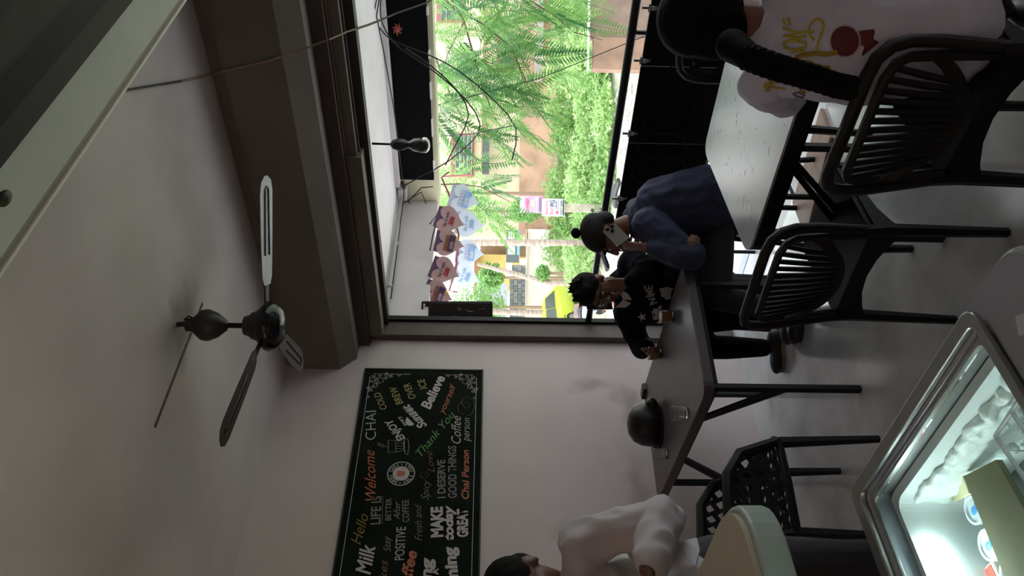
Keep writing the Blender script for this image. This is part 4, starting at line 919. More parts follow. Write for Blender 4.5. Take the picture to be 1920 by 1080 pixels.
for pl in ([(842, 600), (850, 592), (868, 594), (884, 600), (905, 598), (917, 606), (918, 625), (850, 628)], [(856, 578), (862, 576), (866, 580), (860, 583)], [(870, 578), (878, 582), (892, 584), (880, 585)], [(895, 580), (910, 577), (909, 580)]):
    a0 = P(*pl[0], D=5.345); pp_ = [P(*c, D=5.345)-a0 for c in pl]
    G().prism([(q.dot(rh), q.z) for q in pp_], a0, rh, (0, 0, 1), fh*.001).build('poster_print', mgr, po)

# ------------------------------------------------------------------ freezer with sliding glass lid
fz = thing('chest_freezer', 'glass-topped chest freezer glowing inside with frosted walls', 'freezer', (-1.06, .25, 0))
m_fg = mat('freezer_grey', (.27, .30, .35), .35, coat=.3); m_alu = mat('aluminium', (.45, .46, .44), .30, metal=.9, var=.1, scale=20)
m_fr = mat('frost', (.74, .82, .80), .45, var=.10, scale=9, bump=.9, bscale=18, sss=0); m_liner = mat('liner_white', (.70, .76, .76), .35, bump=.1, bscale=10)
ZT = .88; X0, X1, Y1, Y0 = -1.405, -.70, .858, -.75
ix0, ix1, iy1, iy0 = -1.343, -.878, .797, -.62
G().prism(roundpoly([(X1-.02, Y1-.03), (X0+.02, Y1-.03), (X0+.02, Y0), (X1-.02, Y0)], .05), (0, 0, .04), (1, 0, 0), (0, 1, 0), (0, 0, .40)).build('lower_body', mat('freezer_body', (.05, .055, .065), .4), fz)
g = G()
for a, b, c, d in ((X0+.02, ix0-.012, Y0, Y1-.03), (ix1+.012, X1-.02, Y0, Y1-.03), (ix0-.012, ix1+.012, iy1+.012, Y1-.03), (ix0-.012, ix1+.012, Y0, iy0-.012)): g.box(a, b, c, d, .44, .80)
g.build('upper_body', mat('freezer_body', (.05, .055, .065), .4), fz)
def ring(x0, x1, y0, y1, ax0, ax1, ay0, ay1, z0, z1, r=.05, r2=.02):
    o = roundpoly([(x1, y1), (x0, y1), (x0, y0), (x1, y0)], r, 6); i = roundpoly([(ax1, ay1), (ax0, ay1), (ax0, ay0), (ax1, ay0)], r2, 6); n = len(o)
    g = G(); vs = [V((*q, z)) for z in (z0, z1) for p_ in (o, i) for q in p_]; fs = []
    for k in range(n):
        j = (k+1) % n; fs += [(2*n+k, 2*n+j, 3*n+j, 3*n+k), (k, n+k, n+j, j), (k, j, 2*n+j, 2*n+k), (n+k, 3*n+k, 3*n+j, n+j)]
    return g.add(vs, fs)
ring(X0, X1, Y0, Y1, X0+.055, ix1+.035, Y0+.05, Y1-.045, .80, ZT, .06).build('top_rim', m_fg, fz, bevel=.008)
ring(X0+.012, ix1+.036, Y0+.01, Y1-.010, X0+.045, ix1+.022, Y0+.05, Y1-.038, ZT, ZT+.012, .03).build('outer_trim', m_alu, fz, bevel=.003)
ring(X0+.05, ix1+.034, Y0+.05, Y1-.043, ix0-.012, ix1+.008, iy0, iy1+.014, .835, .866, .02).build('lid_track', mat('track_grey', (.28, .30, .30), .3, metal=.5), fz)
ring(X0+.056, ix1+.026, Y0+.06, Y1-.050, ix0-.004, ix1+.0, iy0+.01, iy1+.006, .866, .874, .02).build('lid_frame', m_alu, fz, bevel=.002)
ring(ix0-.012, ix1+.012, iy0-.012, iy1+.012, ix0+.008, ix1-.008, iy0+.008, iy1-.008, .44, .835, .03, .03).build('liner', m_liner, fz)
G().box(ix0, ix1, iy0, iy1, .64, .655).build('liner_floor', mat('liner_grey', (.30, .34, .33), .4, var=.4, scale=9), fz)  # raised shelf level in mottled dark grey
G().box(ix0-.0, ix1+.0, iy0, iy1, .868, .872).build('glass_lid', mat('lid_glass', (.95, .98, .97), .02, trans=1, ior=1.15), fz)
# built-up frost
rs = random.Random(9); g = G()
for k in range(420):
    u_ = rs.random(); x = ix0+.03+(ix1-ix0-.05)*u_; z = .80-rs.random()*(.05+.13*u_)
    g.ell((x, iy1-.012, z), (rs.uniform(.008, .026), rs.uniform(.004, .008+.020*u_), rs.uniform(.006, .018)), None, 8, 6)
for k in range(60):
    y = rs.uniform(.2, iy1); g.ell((ix1-.012, y, rs.uniform(.68, .80)), (rs.uniform(.006, .018), .03, rs.uniform(.01, .03)), None, 8, 6)
blob(g, 'frost_layer', .005, m_fr, fz, 1, wr=.003, wf=30)
g = G()
for k in range(26):
    g.ell((rs.uniform(-1.08, -.98), rs.uniform(.68, .78), rs.uniform(.74, .77)), (rs.uniform(.004, .011),)*3, None, 7, 5)
g.build('ice_lumps', mat('ice_clear', (.75, .80, .80), .1, trans=.6), fz, smooth=True, stuff=True)
glare = G().box(ix0+.009, ix0+.022, -.3, .70, .785, .822).build('glare_tube', mat('glare_glow', (.80, 1, .95), .5, emis=20), fz)  # added glowing tube, stands in for the glare on the lid glass
# paper strip inside on the rim, QR left out
sl = P(1900, 600, Z=ZT+.001); sx = P(1900, 640, Z=ZT+.001)
G().prism([(-.02, -.015), (.03, -.015), (.03, .015), (-.02, .015)], (-.775, .745, ZT+.0005), (cos(.5), -sin(.5), 0), (sin(.5), cos(.5), 0), (0, 0, .001)).build('sticker', mat('sticker_white', (.5, .52, .58), .5), fz, label='blank pale sticker on the grey rim')
# contents
m_card = mat('cardboard_olive', (.16, .16, .085), .85, var=.08, scale=30); m_cc = mat('cardboard_cream', (.62, .58, .36), .8)
a1, a2, a3, a4 = (P(x, y, Z=.765) for x, y in ((1808, 893), (1868, 862), (1990, 1075), (1900, 1120)))
cbx = thing('cardboard_sheet', 'olive cardboard sheet lying over the ice cream cups in the freezer', 'cardboard', tuple((a1+a2+a3+a4)/4))
G().add([a1, a2, a3, a4]+[q-V((0, 0, .012)) for q in (a1, a2, a3, a4)], [(0, 1, 2, 3), (7, 6, 5, 4), (0, 4, 5, 1), (1, 5, 6, 2), (2, 6, 7, 3), (3, 7, 4, 0)]).build('sheet', m_card, cbx)
b1, b2, b3 = (P(x, y, Z=z) for x, y, z in ((1742, 962, .70), (1806, 892, .755), (1818, 925, .75)))
G().add([b1, b2, b3]+[q-V((0, 0, .008)) for q in (b1, b2, b3)], [(0, 1, 2), (5, 4, 3), (0, 3, 4, 1), (1, 4, 5, 2), (2, 5, 3, 0)]).build('torn_flap', m_cc, cbx, label='cream torn corner of the cardboard')
m_cup = mat('cup_lid', (.55, .62, .66), .35, var=.2, scale=40); m_cb = mat('cup_blue', (.06, .28, .62), .4)
for i, (x, y, lab) in enumerate(((1826, 955, 'round ice cream cup with blue lid print nearest the frosted wall'), (1853, 1022, 'round ice cream cup with blue lid print in the middle of the row'), (1895, 1080, 'round ice cream cup half hidden at the frame edge'))):
    c = P(x, y, Z=.735); t = thing('ice_cream_cup', lab, 'cup', (c.x, c.y, .655), 'ice cream cups in the freezer')
    G().lathe([(.020, .655), (.025, .727)], (c.x, c.y, 0), 24).build('cup_body', m_cup, t, smooth=True)
    lid_ = G().lathe([(.0275, .725), (.0285, .735), (.024, .735), (.023, .731), (.001, .731)], (c.x, c.y, 0), 28).build('lid', m_cup, t, smooth=30)
    G().ell((c.x-.004, c.y, .7315), (.010, .008, .0015)).ell((c.x+.008, c.y+.005, .7315), (.006, .005, .0015)).build('lid_print', m_cb, lid_, smooth=True)
c = P(1848, 1076, Z=.72)
bxp = thing('ice_cream_box', 'red and cream ice cream packet at the frame edge in the freezer', 'box', tuple(c))
G().box(c.x-.035, c.x+.035, c.y-.05, c.y+.01, .655, .72).build('carton', mat('carton_cream', (.7, .62, .52), .6), bxp, bevel=.004)
G().box(c.x-.028, c.x+.028, c.y-.045, c.y+.005, .72, .7212).build('print', mat('carton_red', (.45, .08, .06), .5), bxp)
wr = thing('wire_basket', 'white wire basket hanging in the right side of the freezer', 'basket', (-.95, .3, .6))
m_wire = mat('wire_white', (.62, .66, .66), .4)
w0_, w1_, w2_, w3_ = P(1868, 818, Z=.79), P(1925, 900, Z=.79), P(1898, 772, Z=.79), P(1960, 860, Z=.79)
G().tube([w0_, w1_, w1_+(w1_-w0_)*3], .004, 6).build('rim_wire', m_wire, wr); G().tube([w0_, w2_, w2_+(w2_-w0_)*.8], .004, 6).build('rim_wire', m_wire, wr)
G().tube([w2_, w3_, w3_+(w3_-w2_)*3], .004, 6).build('rim_wire', m_wire, wr)
for k in range(8):
    a = w0_+(w1_-w0_)*(.35+k*.5)-V((0, 0, .045)); G().tube([a+V((0, 0, .045)), a, a+V((.09, .0, 0))], .002, 5).build('wire', m_wire, wr)

# ------------------------------------------------------------------ cream counter and open book
ct = thing('cream_counter', 'cream-topped counter with rounded corner and mint edge beside the freezer', 'counter', (-1.9, .3, 0))
po_ = roundpoly([(-1.475, .905), (-2.02, .90), (-2.02, -.9), (-1.475, -.9)], .17, 8)
G().prism(po_, (0, 0, 1.088), (1, 0, 0), (0, 1, 0), (0, 0, .012)).build('top_sheet', mat('cream_laminate', (.46, .43, .32), .45, var=.04), ct)
po2 = roundpoly([(-1.46, .92), (-2.03, .915), (-2.03, -.9), (-1.46, -.9)], .18, 8)
G().prism(po2, (0, 0, 1.02), (1, 0, 0), (0, 1, 0), (0, 0, .068)).build('edge_band', mat('mint_edge', (.34, .42, .37), .45), ct, bevel=.008)
G().box(-1.98, -1.62, -.85, .68, 0, 1.02).build('counter_body', mat('counter_dark', (.03, .032, .035), .6), ct)
bk_ = [P(1163, 1016, D=2.36), P(1189, 1061, D=2.28), P(1304, 1061, D=2.18), P(1272, 1016, D=2.27)]
bo = thing('open_book', 'open book with white pages and small colour prints held above the counter', 'book', tuple(sum(bk_, V())/4))
nb = (bk_[1]-bk_[0]).cross(bk_[3]-bk_[0]).normalized()
if nb.dot(EYE-bk_[0]) < 0: nb = -nb
m_page = mat('page_white', (.58, .58, .62), .7, var=.03)
def slab(q4, n_, th, name, m_, par):
    return G().add(list(q4)+[q-n_*th for q in q4], [(0, 1, 2, 3), (7, 6, 5, 4), (0, 4, 5, 1), (1, 5, 6, 2), (2, 6, 7, 3), (3, 7, 4, 0)]).build(name, m_, par)
slab(bk_, nb, .014, 'page_block', m_page, bo)
slab([q-nb*.014 for q in bk_], nb, .003, 'cover', mat('cover_cream', (.6, .5, .42), .6), bo)
r2_ = [bk_[3], bk_[2], P(1312, 1030, D=2.25), P(1306, 1008, D=2.31)]
slab(r2_, nb, .006, 'right_pages', m_page, bo)
eu = bk_[3]-bk_[0]; ev = bk_[1]-bk_[0]
def bq(u_, v_): return bk_[0]+eu*u_+ev*v_+nb*.0008
for (ua, ub, va, vb, m_) in ((.12, .30, .30, .44, mat('print_red', (.3, .05, .05), .6)), (.14, .32, .60, .74, mat('print_navy', (.03, .05, .12), .6)), (.38, .44, .25, .8, mat('print_line', (.32, .33, .38), .7)), (.52, .55, .2, .8, mat('print_line', (.32, .33, .38), .7)), (.62, .65, .2, .8, mat('print_line', (.32, .33, .38), .7))):
    slab([bq(ua, va), bq(ub, va), bq(ub, vb), bq(ua, vb)], nb, .0004, 'print', m_, bo)

# ------------------------------------------------------------------ people
m_skin = mat('skin_brown', (.20, .095, .060), .5, var=.08, scale=12, bump=.05)
m_skd = mat('skin_dark', (.13, .060, .040), .5, var=.08, scale=12, bump=.05)
m_hair = mat('hair_black', (.003, .003, .003), .75, spec=.12, bump=.4, bscale=90)
m_eye = mat('eye_white', (.4, .38, .36), .2); m_iris = mat('iris', (.015, .008, .005), .1); m_lip = mat('lips', (.16, .055, .045), .45)
def head(g, c, R, s=1.0):
    q = lambda x, y, z: V(c)+R @ V((x*s, y*s, z*s))
    E = lambda x, y, z, a, b, d: g.ell(q(x, y, z), (a*s, b*s, d*s), R, 18, 12)
    E(0, -.012, .030, .074, .092, .085); E(0, .02, -.02, .062, .070, .075); E(0, .030, -.065, .048, .050, .040)
    E(0, .066, -.092, .022, .018, .018); E(-.030, .055, -.012, .024, .028, .022); E(.030, .055, -.012, .024, .028, .022)
    g.cap(q(0, .086, .018), q(0, .108, -.022), .009*s, .014*s); E(-.012, .094, -.026, .009, .010, .007); E(.012, .094, -.026, .009, .010, .007)
    E(0, .080, .040, .052, .014, .012); E(0, .088, -.054, .024, .012, .009)
    for a in (-1, 1): E(a*.074, -.008, -.006, .011, .020, .031); E(a*.078, -.014, -.002, .006, .022, .024)
def face(par, c, R, s=1.0):
    q = lambda x, y, z: V(c)+R @ V((x*s, y*s, z*s))
    for a in (-1, 1):
        e = G().ell(q(a*.031, .080, .012), (.013*s, .009*s, .008*s), R, 12, 8).build('eye', m_eye, par, smooth=True)
        G().ell(q(a*.031, .0875, .012), (.0055*s, .003*s, .0055*s), R, 10, 6).build('iris', m_iris, e, smooth=True)
        G().tube([q(a*.014, .094, .034), q(a*.032, .095, .039), q(a*.050, .083, .033)], [.003, .0045, .002], 6).build('eyebrow', m_hair, par, smooth=True)
    G().ell(q(0, .097, -.050), (.022*s, .006*s, .0045*s), R, 12, 6).ell(q(0, .096, -.058), (.019*s, .007*s, .005*s), R, 12, 6).build('lips', m_lip, par, smooth=True)
def hand(g, w0, d, nrm, th, curl=.6, s=1.0, spread=.0):
    """wrist w0, fingers along d, palm facing nrm, thumb on side th"""
    d = V(d).normalized(); nrm = V(nrm); nrm = (nrm-d*nrm.dot(d)).normalized(); th = V(th); x = (th-d*th.dot(d)-nrm*th.dot(nrm)).normalized(); w0 = V(w0)
    R = Matrix((x, d, nrm)).transposed()
    q = lambda a, b, c: w0+(x*a+d*b+nrm*c)*s
    for a, L in ((.026, .090), (.009, .093), (-.009, .088), (-.026, .080)): g.cap(q(a*.7, .012, 0), q(a, L*.93, 0), .0125*s, .0105*s, 8)
    for k, (a, L) in enumerate(((.029, .070), (.010, .078), (-.010, .072), (-.028, .058))):
        p = q(a, .086-.004*abs(k-1.2), 0); cc = curl; dd = d
        for j, f in enumerate((.42, .32, .26)):
            dd = (Matrix.Rotation(cc*(1.0 if j == 0 else .95), 3, x) @ dd) if True else dd
            if (dd.dot(nrm) < d.dot(nrm)): dd = (Matrix.Rotation(-2*cc*(1.0 if j == 0 else .95), 3, x) @ dd)
            e = p+(dd+x*spread*(k-1.5)*-.1).normalized()*L*f*s; g.cap(p, e, (.0088-.0008*j)*s, (.0080-.0008*j)*s, 8); p = e
    t0 = q(.022, .022, .004); t1_ = q(.046, .050, .016); t2__ = q(.046+.006, .078, .030); t3 = q(.040, .098, .040)
    g.cap(t0, t1_, .013*s, .0105*s, 8).cap(t1_, t2__, .0105*s, .009*s, 8).cap(t2__, t3, .009*s, .0075*s, 8)
def arm(g, sh, el, wr, r=(.048, .038, .026)):
    g.cap(sh, el, r[0], r[1]).cap(el, V(el).lerp(V(wr), .35), r[1], r[1]*.98).cap(V(el).lerp(V(wr), .35), wr, r[1]*.98, r[2])
def chain(g, pts, rs_):
    for a, b, r0, r1 in zip(pts[:-1], pts[1:], rs_[:-1], rs_[1:]): g.cap(a, b, r0, r1, 14)
def shoe(par, heel, toe, m_up, m_sole, name='shoe', w_=.045):
    h = V(heel); t = V(toe); d = (t-h).normalized(); L = (t-h).length; x = d.cross(V((0, 0, 1))).normalized(); up_ = x.cross(d)
    R = Matrix((x, d, up_)).transposed(); g = G()
    g.ell(h+d*L*.22+up_*.045, (w_*.85, L*.24, .045), R).ell(h+d*L*.68+up_*.035, (w_*1.05, L*.32, .035), R).cap(h+d*L*.2+up_*.04, h+d*L*.7+up_*.035, w_*.8, w_*.75)
    s_ = blob(g, name, .006, m_up, par, 3)
    pl = [(w_*1.0*sin(2*pi*k/24)*(1.05 if cos(2*pi*k/24) > 0 else .85), L*.48*(1+cos(2*pi*k/24))+.0) for k in range(24)]
    G().prism([(a, b) for a, b in pl], h-up_*.002, x, d, up_*.022).build('sole', m_sole, s_, bevel=.003)
    return s_
def leg(body, cloth, hip, knee, ank, r=(.085, .058, .040)):
    body.cap(hip, knee, r[0]*.8, r[1]*.8).cap(knee, ank, r[1]*.8, r[2]*.75)
    cloth.cap(hip, V(hip).lerp(V(knee), .5), r[0]*1.08, r[0]*.98).cap(V(hip).lerp(V(knee), .5), knee, r[0]*.98, r[1]*1.12).cap(knee, V(knee).lerp(V(ank), .35), r[1]*1.12, r[1]*1.12).cap(V(knee).lerp(V(ank), .35), V(ank)+(V(knee)-V(ank)).normalized()*.03, r[1]*1.12, r[2]*1.25)

# ---- man in dark jacket behind the long table
p2 = thing('person', 'seated person in black jacket with white lettering holding phone and tea glass', 'person', (-2.93, 3.08, 0))
Hc = V((-2.885, 2.975, 1.055)); Rh = rot_to((.10, -.90, -.38)) @ Matrix.Rotation(radians(-8), 3, 'Y')
bd = G(); head(bd, Hc, Rh); ShR = V((-3.09, 3.01, .86)); ShL = V((-2.76, 3.06, .87)); Hp = V((-2.93, 3.13, .52))
ElR = V((-3.22, 2.86, .775)); WrR = V((-3.13, 2.775, .765)); ElL = V((-2.66, 2.88, .80)); WrL = V((-2.745, 2.885, .915))
bd.cap(Hc+V((0, .03, -.06)), V((-2.93, 3.05, .90)), .05, .06); chain(bd, [V((-2.93, 3.06, .84)), V((-2.93, 3.10, .68)), Hp], [.10, .11, .11]); bd.cap(ShR, ShL, .05, .05)
arm(bd, ShR, ElR, WrR); arm(bd, ShL, ElL, WrL)
hand(bd, WrR+V((.005, -.005, .005)), (.45, -.85, -.12), (.85, .45, 0), (.0, 0, 1), .55, .95)
hand(bd, WrL, (-.25, .05, .95), (-.75, .55, .2), (-.5, -.8, .1), .35, .95)
tr = G(); sr = G()
KnR = V((-3.03, 2.70, .50)); KnL = V((-2.80, 2.68, .50)); AnR = V((-3.14, 2.80, .10)); AnL = V((-2.93, 2.86, .10))
leg(bd, tr, V((-3.01, 3.10, .50)), KnR, AnR); leg(bd, tr, V((-2.85, 3.10, .50)), KnL, AnL); tr.ell((-2.93, 3.13, .53), (.17, .14, .10))
blob(bd, 'body', .006, m_skd, p2, 2); face(p2, Hc, Rh)
blob(tr, 'trousers', .009, mat('trousers_black', (.004, .004, .005), .9, spec=.1), p2, 3)
chain(sr, [V((-2.93, 3.05, .86)), V((-2.93, 3.06, .76)), V((-2.93, 3.11, .64)), V((-2.93, 3.13, .53))], [.125, .155, .15, .16]); sr.cap(ShR, ShL, .075, .075).ell((-2.93, 2.99, .74), (.16, .10, .14)).ell((-3.02, 3.0, .76), (.13, .09, .14))
arm(sr, ShR, ElR, V(ElR).lerp(WrR, .85), (.078, .062, .045)); arm(sr, ShL, ElL, V(ElL).lerp(WrL, .8), (.078, .06, .045))
jk = blob(sr, 'jacket', .008, mat('jacket_black', (.004, .005, .008), .9, spec=.1, bump=.2, bscale=14), p2, 3, wr=.006)
g = G(); nb_ = V((-2.925, 3.02, .915))
for s in (-1, 1): g.prism([(0, 0), (.060*s, .03), (.048*s, -.02), (.012*s, -.045)] if s > 0 else [(0, 0), (.012*s, -.045), (.048*s, -.02), (.060*s, .03)], nb_+V((-.0, -.075, -.005)), V((1, .1, 0)), V((0, .25, 1)).normalized(), V((0, -.006, 0)))
g.build('collar', mat('collar_white', (.50, .50, .50), .8), p2)
hg = G(); hq = lambda x, y, z: Hc+Rh @ V((x, y, z))
hg.ell(hq(0, -.022, .045), (.084, .098, .086), Rh); hg.ell(hq(0, .03, .085), (.068, .06, .045), Rh)
rs = random.Random(1)
for k in range(46):
    a = rs.uniform(0, 2*pi); e_ = rs.uniform(.1, 1.4); d = Rh @ V((cos(a)*cos(e_)*.9, sin(a)*cos(e_), sin(e_))); b = hq(0, -.02, .045)+d*.075; hg.cap(b, b+d*rs.uniform(.022, .040)+Rh @ V((rs.uniform(-.01, .01), .008, 0)), .012, .004, 6)
blob(hg, 'hair', .006, m_hair, p2, 1)
phm = mat('phone_dark', (.02, .02, .022), .25)
ph = thing('dark_phone', 'dark phone held to the ear of the person in the black jacket', 'phone', tuple(hq(.09, .02, -.02)))
pc_ = hq(.094, .02, -.025); pa = (Rh @ V((-.10, .35, -1))).normalized(); pb_ = (Rh @ V((0, 1, .35))).normalized()
G().bar(pc_-pa*.07, pc_+pa*.075, .070, .009, Rh @ V((1, 0, 0))).build('phone_body', phm, ph, bevel=.003)
G().bar(pc_-pa*.064+(Rh @ V((.005, 0, 0))), pc_-pa*.03+(Rh @ V((.005, 0, 0))), .026, .003, Rh @ V((1, 0, 0))).build('camera_bump', m_black, ph)
m_s1 = mat('shoe_black', (.012, .013, .014), .5); m_s2 = mat('sole_tan', (.26, .20, .13), .7)
shoe(p2, (-3.10, 2.90, 0), (-3.27, 2.72, 0), m_s1, m_s2); shoe(p2, (-2.92, 2.93, 0), (-3.04, 2.73, 0), mat('shoe_wine', (.07, .03, .03), .6), m_s2)
# lettering laid on cloth
def raylay(body, pts, par, mtl, r, name='print', D=0, flat=True, closed=False, fill=False):
    """ink drawn on the cloth: the outline is dropped onto the garment surface"""
    me = body.data; o0 = wloc(body); bv = BVHTree.FromPolygons([v.co+o0 for v in me.vertices], [p.vertices[:] for p in me.polygons])
    res = []
    def hit(x, y):
        d = (P(x, y, D=1)-EYE).normalized(); l, n, i, dd = bv.ray_cast(EYE, d); return (l+n*.0015, n) if l else None
    if fill:
        h = [hit(*p) for p in pts]; h = [q for q in h if q]
        if len(h) < 3: return
        cx = sum(p[0] for p in pts)/len(pts); cyy = sum(p[1] for p in pts)/len(pts); hc_ = hit(cx, cyy)
        if not hc_: return
        g = G(); n = len(pts); rings = []
        for f in (1, .75, .5, .25):
            rr_ = [hit(cx+(x-cx)*f, cyy+(y-cyy)*f) for x, y in pts]
            if any(q is None for q in rr_): return
            rings.append([q[0] for q in rr_])
        vs = [q for r_ in rings for q in r_]+[hc_[0]]; fs = []
        for i in range(3):
            for k in range(n): fs.append((i*n+k, i*n+(k+1) % n, (i+1)*n+(k+1) % n, (i+1)*n+k))
        for k in range(n): fs.append((3*n+k, 3*n+(k+1) % n, 4*n))
        return g.add(vs, fs).build(name, mtl, par)
    dense = []
    for a, b in zip(pts[:-1], pts[1:]):
        m_ = max(1, int(math.hypot(b[0]-a[0], b[1]-a[1])/3))
        dense += [(a[0]+(b[0]-a[0])*k/m_, a[1]+(b[1]-a[1])*k/m_) for k in range(m_)]
    dense.append(pts[-1]); h = [hit(*p) for p in dense]; seg = [q[0] for q in h if q]
    if len(seg) < 2: return
    return G().tube(seg, r, 5).build(name, mtl, par)
mwp = mat('print_white', (.42, .42, .42), .8)
for st in ([(1232, 566), (1219, 571), (1228, 559), (1216, 561)], [(1226, 554), (1212, 556)], [(1228, 550), (1214, 552), (1224, 545), (1211, 547)], [(1223, 541), (1210, 543)], [(1210, 543), (1209, 536)], [(1217, 542), (1216, 536)], [(1223, 541), (1222, 535)]):
    raylay(jk, st, jk, mwp, .0045, 'lettering')
raylay(jk, [(1204+9*cos(t)*(1 if k % 2 else .42), 594+9*sin(t)*(1 if k % 2 else .42)) for k, t in enumerate([2*pi*k/10 for k in range(10)])], jk, mwp, .002, 'star_print', fill=True)
raylay(jk, [(1222, 585), (1226, 578), (1240, 572), (1250, 580), (1236, 598), (1225, 600)], jk, mwp, .002, 'white_patch', fill=True)
raylay(jk, [(1236, 541), (1250, 538), (1262, 541), (1258, 560), (1248, 562), (1240, 556)], jk, mwp, .002, 'white_patch', fill=True)

# ---- blue shirt, cap with bun, phone
p1 = thing('person', 'seated person in blue shirt and dark cap holding a silver phone to the cheek', 'person', (-2.36, 2.97, 0))
Hc = V((-2.475, 2.955, 1.05)); Rh = rot_to((-.74, -.66, -.30))
bd = G(); head(bd, Hc, Rh); ShL = V((-2.34, 2.86, .87)); ShR = V((-2.47, 3.13, .86))
ElL = V((-2.385, 2.70, .695)); WrL = V((-2.385, 2.755, .895)); ElR = V((-2.60, 2.93, .69)); WrR = V((-2.40, 2.755, .655))
bd.cap(Hc+V((.03, .02, -.06)), V((-2.42, 2.99, .90)), .045, .055); chain(bd, [V((-2.40, 3.0, .84)), V((-2.35, 3.03, .68)), V((-2.33, 3.05, .53))], [.10, .11, .11]); bd.cap(ShR, ShL, .045, .045)
arm(bd, ShR, ElR, WrR); arm(bd, ShL, ElL, WrL)
hand(bd, WrL, (-.15, .22, .95), (.25, .85, -.1), (-.9, .2, 0), .45, .95); hand(bd, WrR, (.9, -.45, .1), (-.2, .3, .9), (0, .1, 1), .6, .95)
tr = G(); sr = G()
leg(bd, tr, V((-2.36, 2.98, .52)), V((-2.62, 2.66, .52)), V((-2.80, 2.74, .10))); leg(bd, tr, V((-2.42, 3.10, .52)), V((-2.72, 2.82, .52)), V((-2.78, 2.90, .10))); tr.ell((-2.34, 3.04, .53), (.17, .17, .11))
blob(bd, 'body', .006, m_skin, p1, 2); face(p1, Hc, Rh)
blob(tr, 'trousers', .009, mat('trousers_charcoal', (.016, .016, .019), .8), p1, 3)
chain(sr, [V((-2.41, 3.0, .85)), V((-2.36, 3.01, .75)), V((-2.33, 3.02, .64)), V((-2.31, 3.03, .54))], [.12, .155, .16, .165]); sr.cap(ShR, ShL, .072, .072).cap((-2.30, 3.0, .80), (-2.26, 3.02, .56), .12, .14)
arm(sr, ShR, ElR, V(ElR).lerp(WrR, .75), (.075, .062, .045)); arm(sr, ShL, ElL, V(ElL).lerp(WrL, .80), (.085, .072, .046))
sh_ = blob(sr, 'shirt', .008, mat('shirt_blue', (.022, .031, .075), .75, var=.25, scale=14, bump=.2, bscale=22), p1, 3, wr=.009, wf=10)
G().tube([WrL+V((.04*cos(t), .04*sin(t), -.028)) for t in [2*pi*k/14 for k in range(14)]], .010, 6, True).build('cuff', mat('shirt_blue', (0, 0, 0)), sh_)
hq = lambda x, y, z: Hc+Rh @ V((x, y, z))
hg = G(); hg.ell(hq(0, -.02, .052), (.083, .103, .080), Rh).ell(hq(0, -.07, .0), (.070, .045, .055), Rh)
cp_ = blob(hg, 'cap', .006, mat('cap_dark', (.010, .010, .012), .8), p1, 2)
G().prism([(-.065, 0), (-.055, .07), (-.025, .105), (.025, .105), (.055, .07), (.065, 0)], hq(0, .068, .048), Rh @ V((1, 0, 0)), Rh @ V((0, .95, -.12)), Rh @ V((0, 0, .008))).build('cap_brim', mat('cap_dark', (0, 0, 0)), cp_, bevel=.002)
G().ell(hq(0, -.045, .150), (.028, .028, .024), Rh).build('cap_bobble', m_hair, p1, smooth=True)
ph = thing('silver_phone', 'silver phone with three round cameras held by the person in the blue shirt', 'phone', tuple(P(1150, 432, D=3.66)))
q4 = [P(x, y, D=3.655) for x, y in ((1130, 434), (1153, 418), (1180, 446), (1158, 462))]; nq = (q4[1]-q4[0]).cross(q4[3]-q4[0]).normalized()
if nq.dot(EYE-q4[0]) < 0: nq = -nq
slab(q4, nq, .009, 'phone_body', mat('phone_silver', (.40, .44, .42), .3, metal=.2), ph)
for x, y in ((1139, 430), (1147, 424), (1148, 433)): G().ell(P(x, y, D=3.652), (.009, .009, .009)).build('camera_lens', m_black, ph, smooth=True)
shoe(p1, (-2.80, 2.84, 0), (-2.98, 2.68, 0), m_s1, m_s1); shoe(p1, (-2.76, 2.99, 0), (-2.94, 2.85, 0), m_s1, m_s1)

# ---- girl in white printed T-shirt on the nearest chair
p3 = thing('person', 'girl with long black braid in white printed T-shirt seated with her back turned', 'person', (-.86, 1.88, 0))
Hc = V((-.865, 1.935, 1.085)); Rh = rot_to((.30, .95, -.22))
bd = G(); head(bd, Hc, Rh, .97)
ShL = V((-1.01, 1.86, .915)); ShR = V((-.70, 1.86, .93)); ElL = V((-1.16, 2.06, .76)); WrL = V((-1.02, 2.24, .765)); ElR = V((-.60, 2.02, .74)); WrR = V((-.78, 2.22, .765))
bd.cap(Hc+V((0, -.02, -.05)), V((-.86, 1.87, .95)), .042, .055); chain(bd, [V((-.86, 1.86, .90)), V((-.86, 1.84, .70)), V((-.86, 1.83, .54))], [.09, .09, .10]); bd.cap(ShR, ShL, .04, .04)
arm(bd, ShR, ElR, WrR, (.042, .033, .023)); arm(bd, ShL, ElL, WrL, (.042, .033, .023)); hand(bd, WrL, (.75, .6, 0), (0, 0, -1), (0, 1, 0), .15, .88); hand(bd, WrR, (-.6, .75, 0), (0, 0, -1), (0, 1, 0), .15, .88)
tr = G(); sr = G()
leg(bd, tr, V((-.94, 1.88, .53)), V((-.97, 2.27, .53)), V((-.97, 2.24, .10)), (.08, .055, .04)); leg(bd, tr, V((-.78, 1.88, .53)), V((-.76, 2.27, .53)), V((-.74, 2.22, .10)), (.08, .055, .04)); tr.ell((-.86, 1.86, .53), (.16, .13, .09))
blob(bd, 'body', .006, m_skin, p3, 2); face(p3, Hc, Rh, .97)
blob(tr, 'trousers', .009, mat('jeans_dark', (.02, .022, .03), .8), p3, 3)
chain(sr, [V((-.865, 1.86, .89)), V((-.885, 1.85, .80)), V((-.885, 1.84, .68)), V((-.86, 1.83, .57)), V((-.85, 1.84, .53))], [.110, .155, .158, .156, .158]); sr.cap(ShR, ShL, .062, .062).cap(V((-.93, 1.85, .85)), V((-.80, 1.85, .85)), .11, .11)
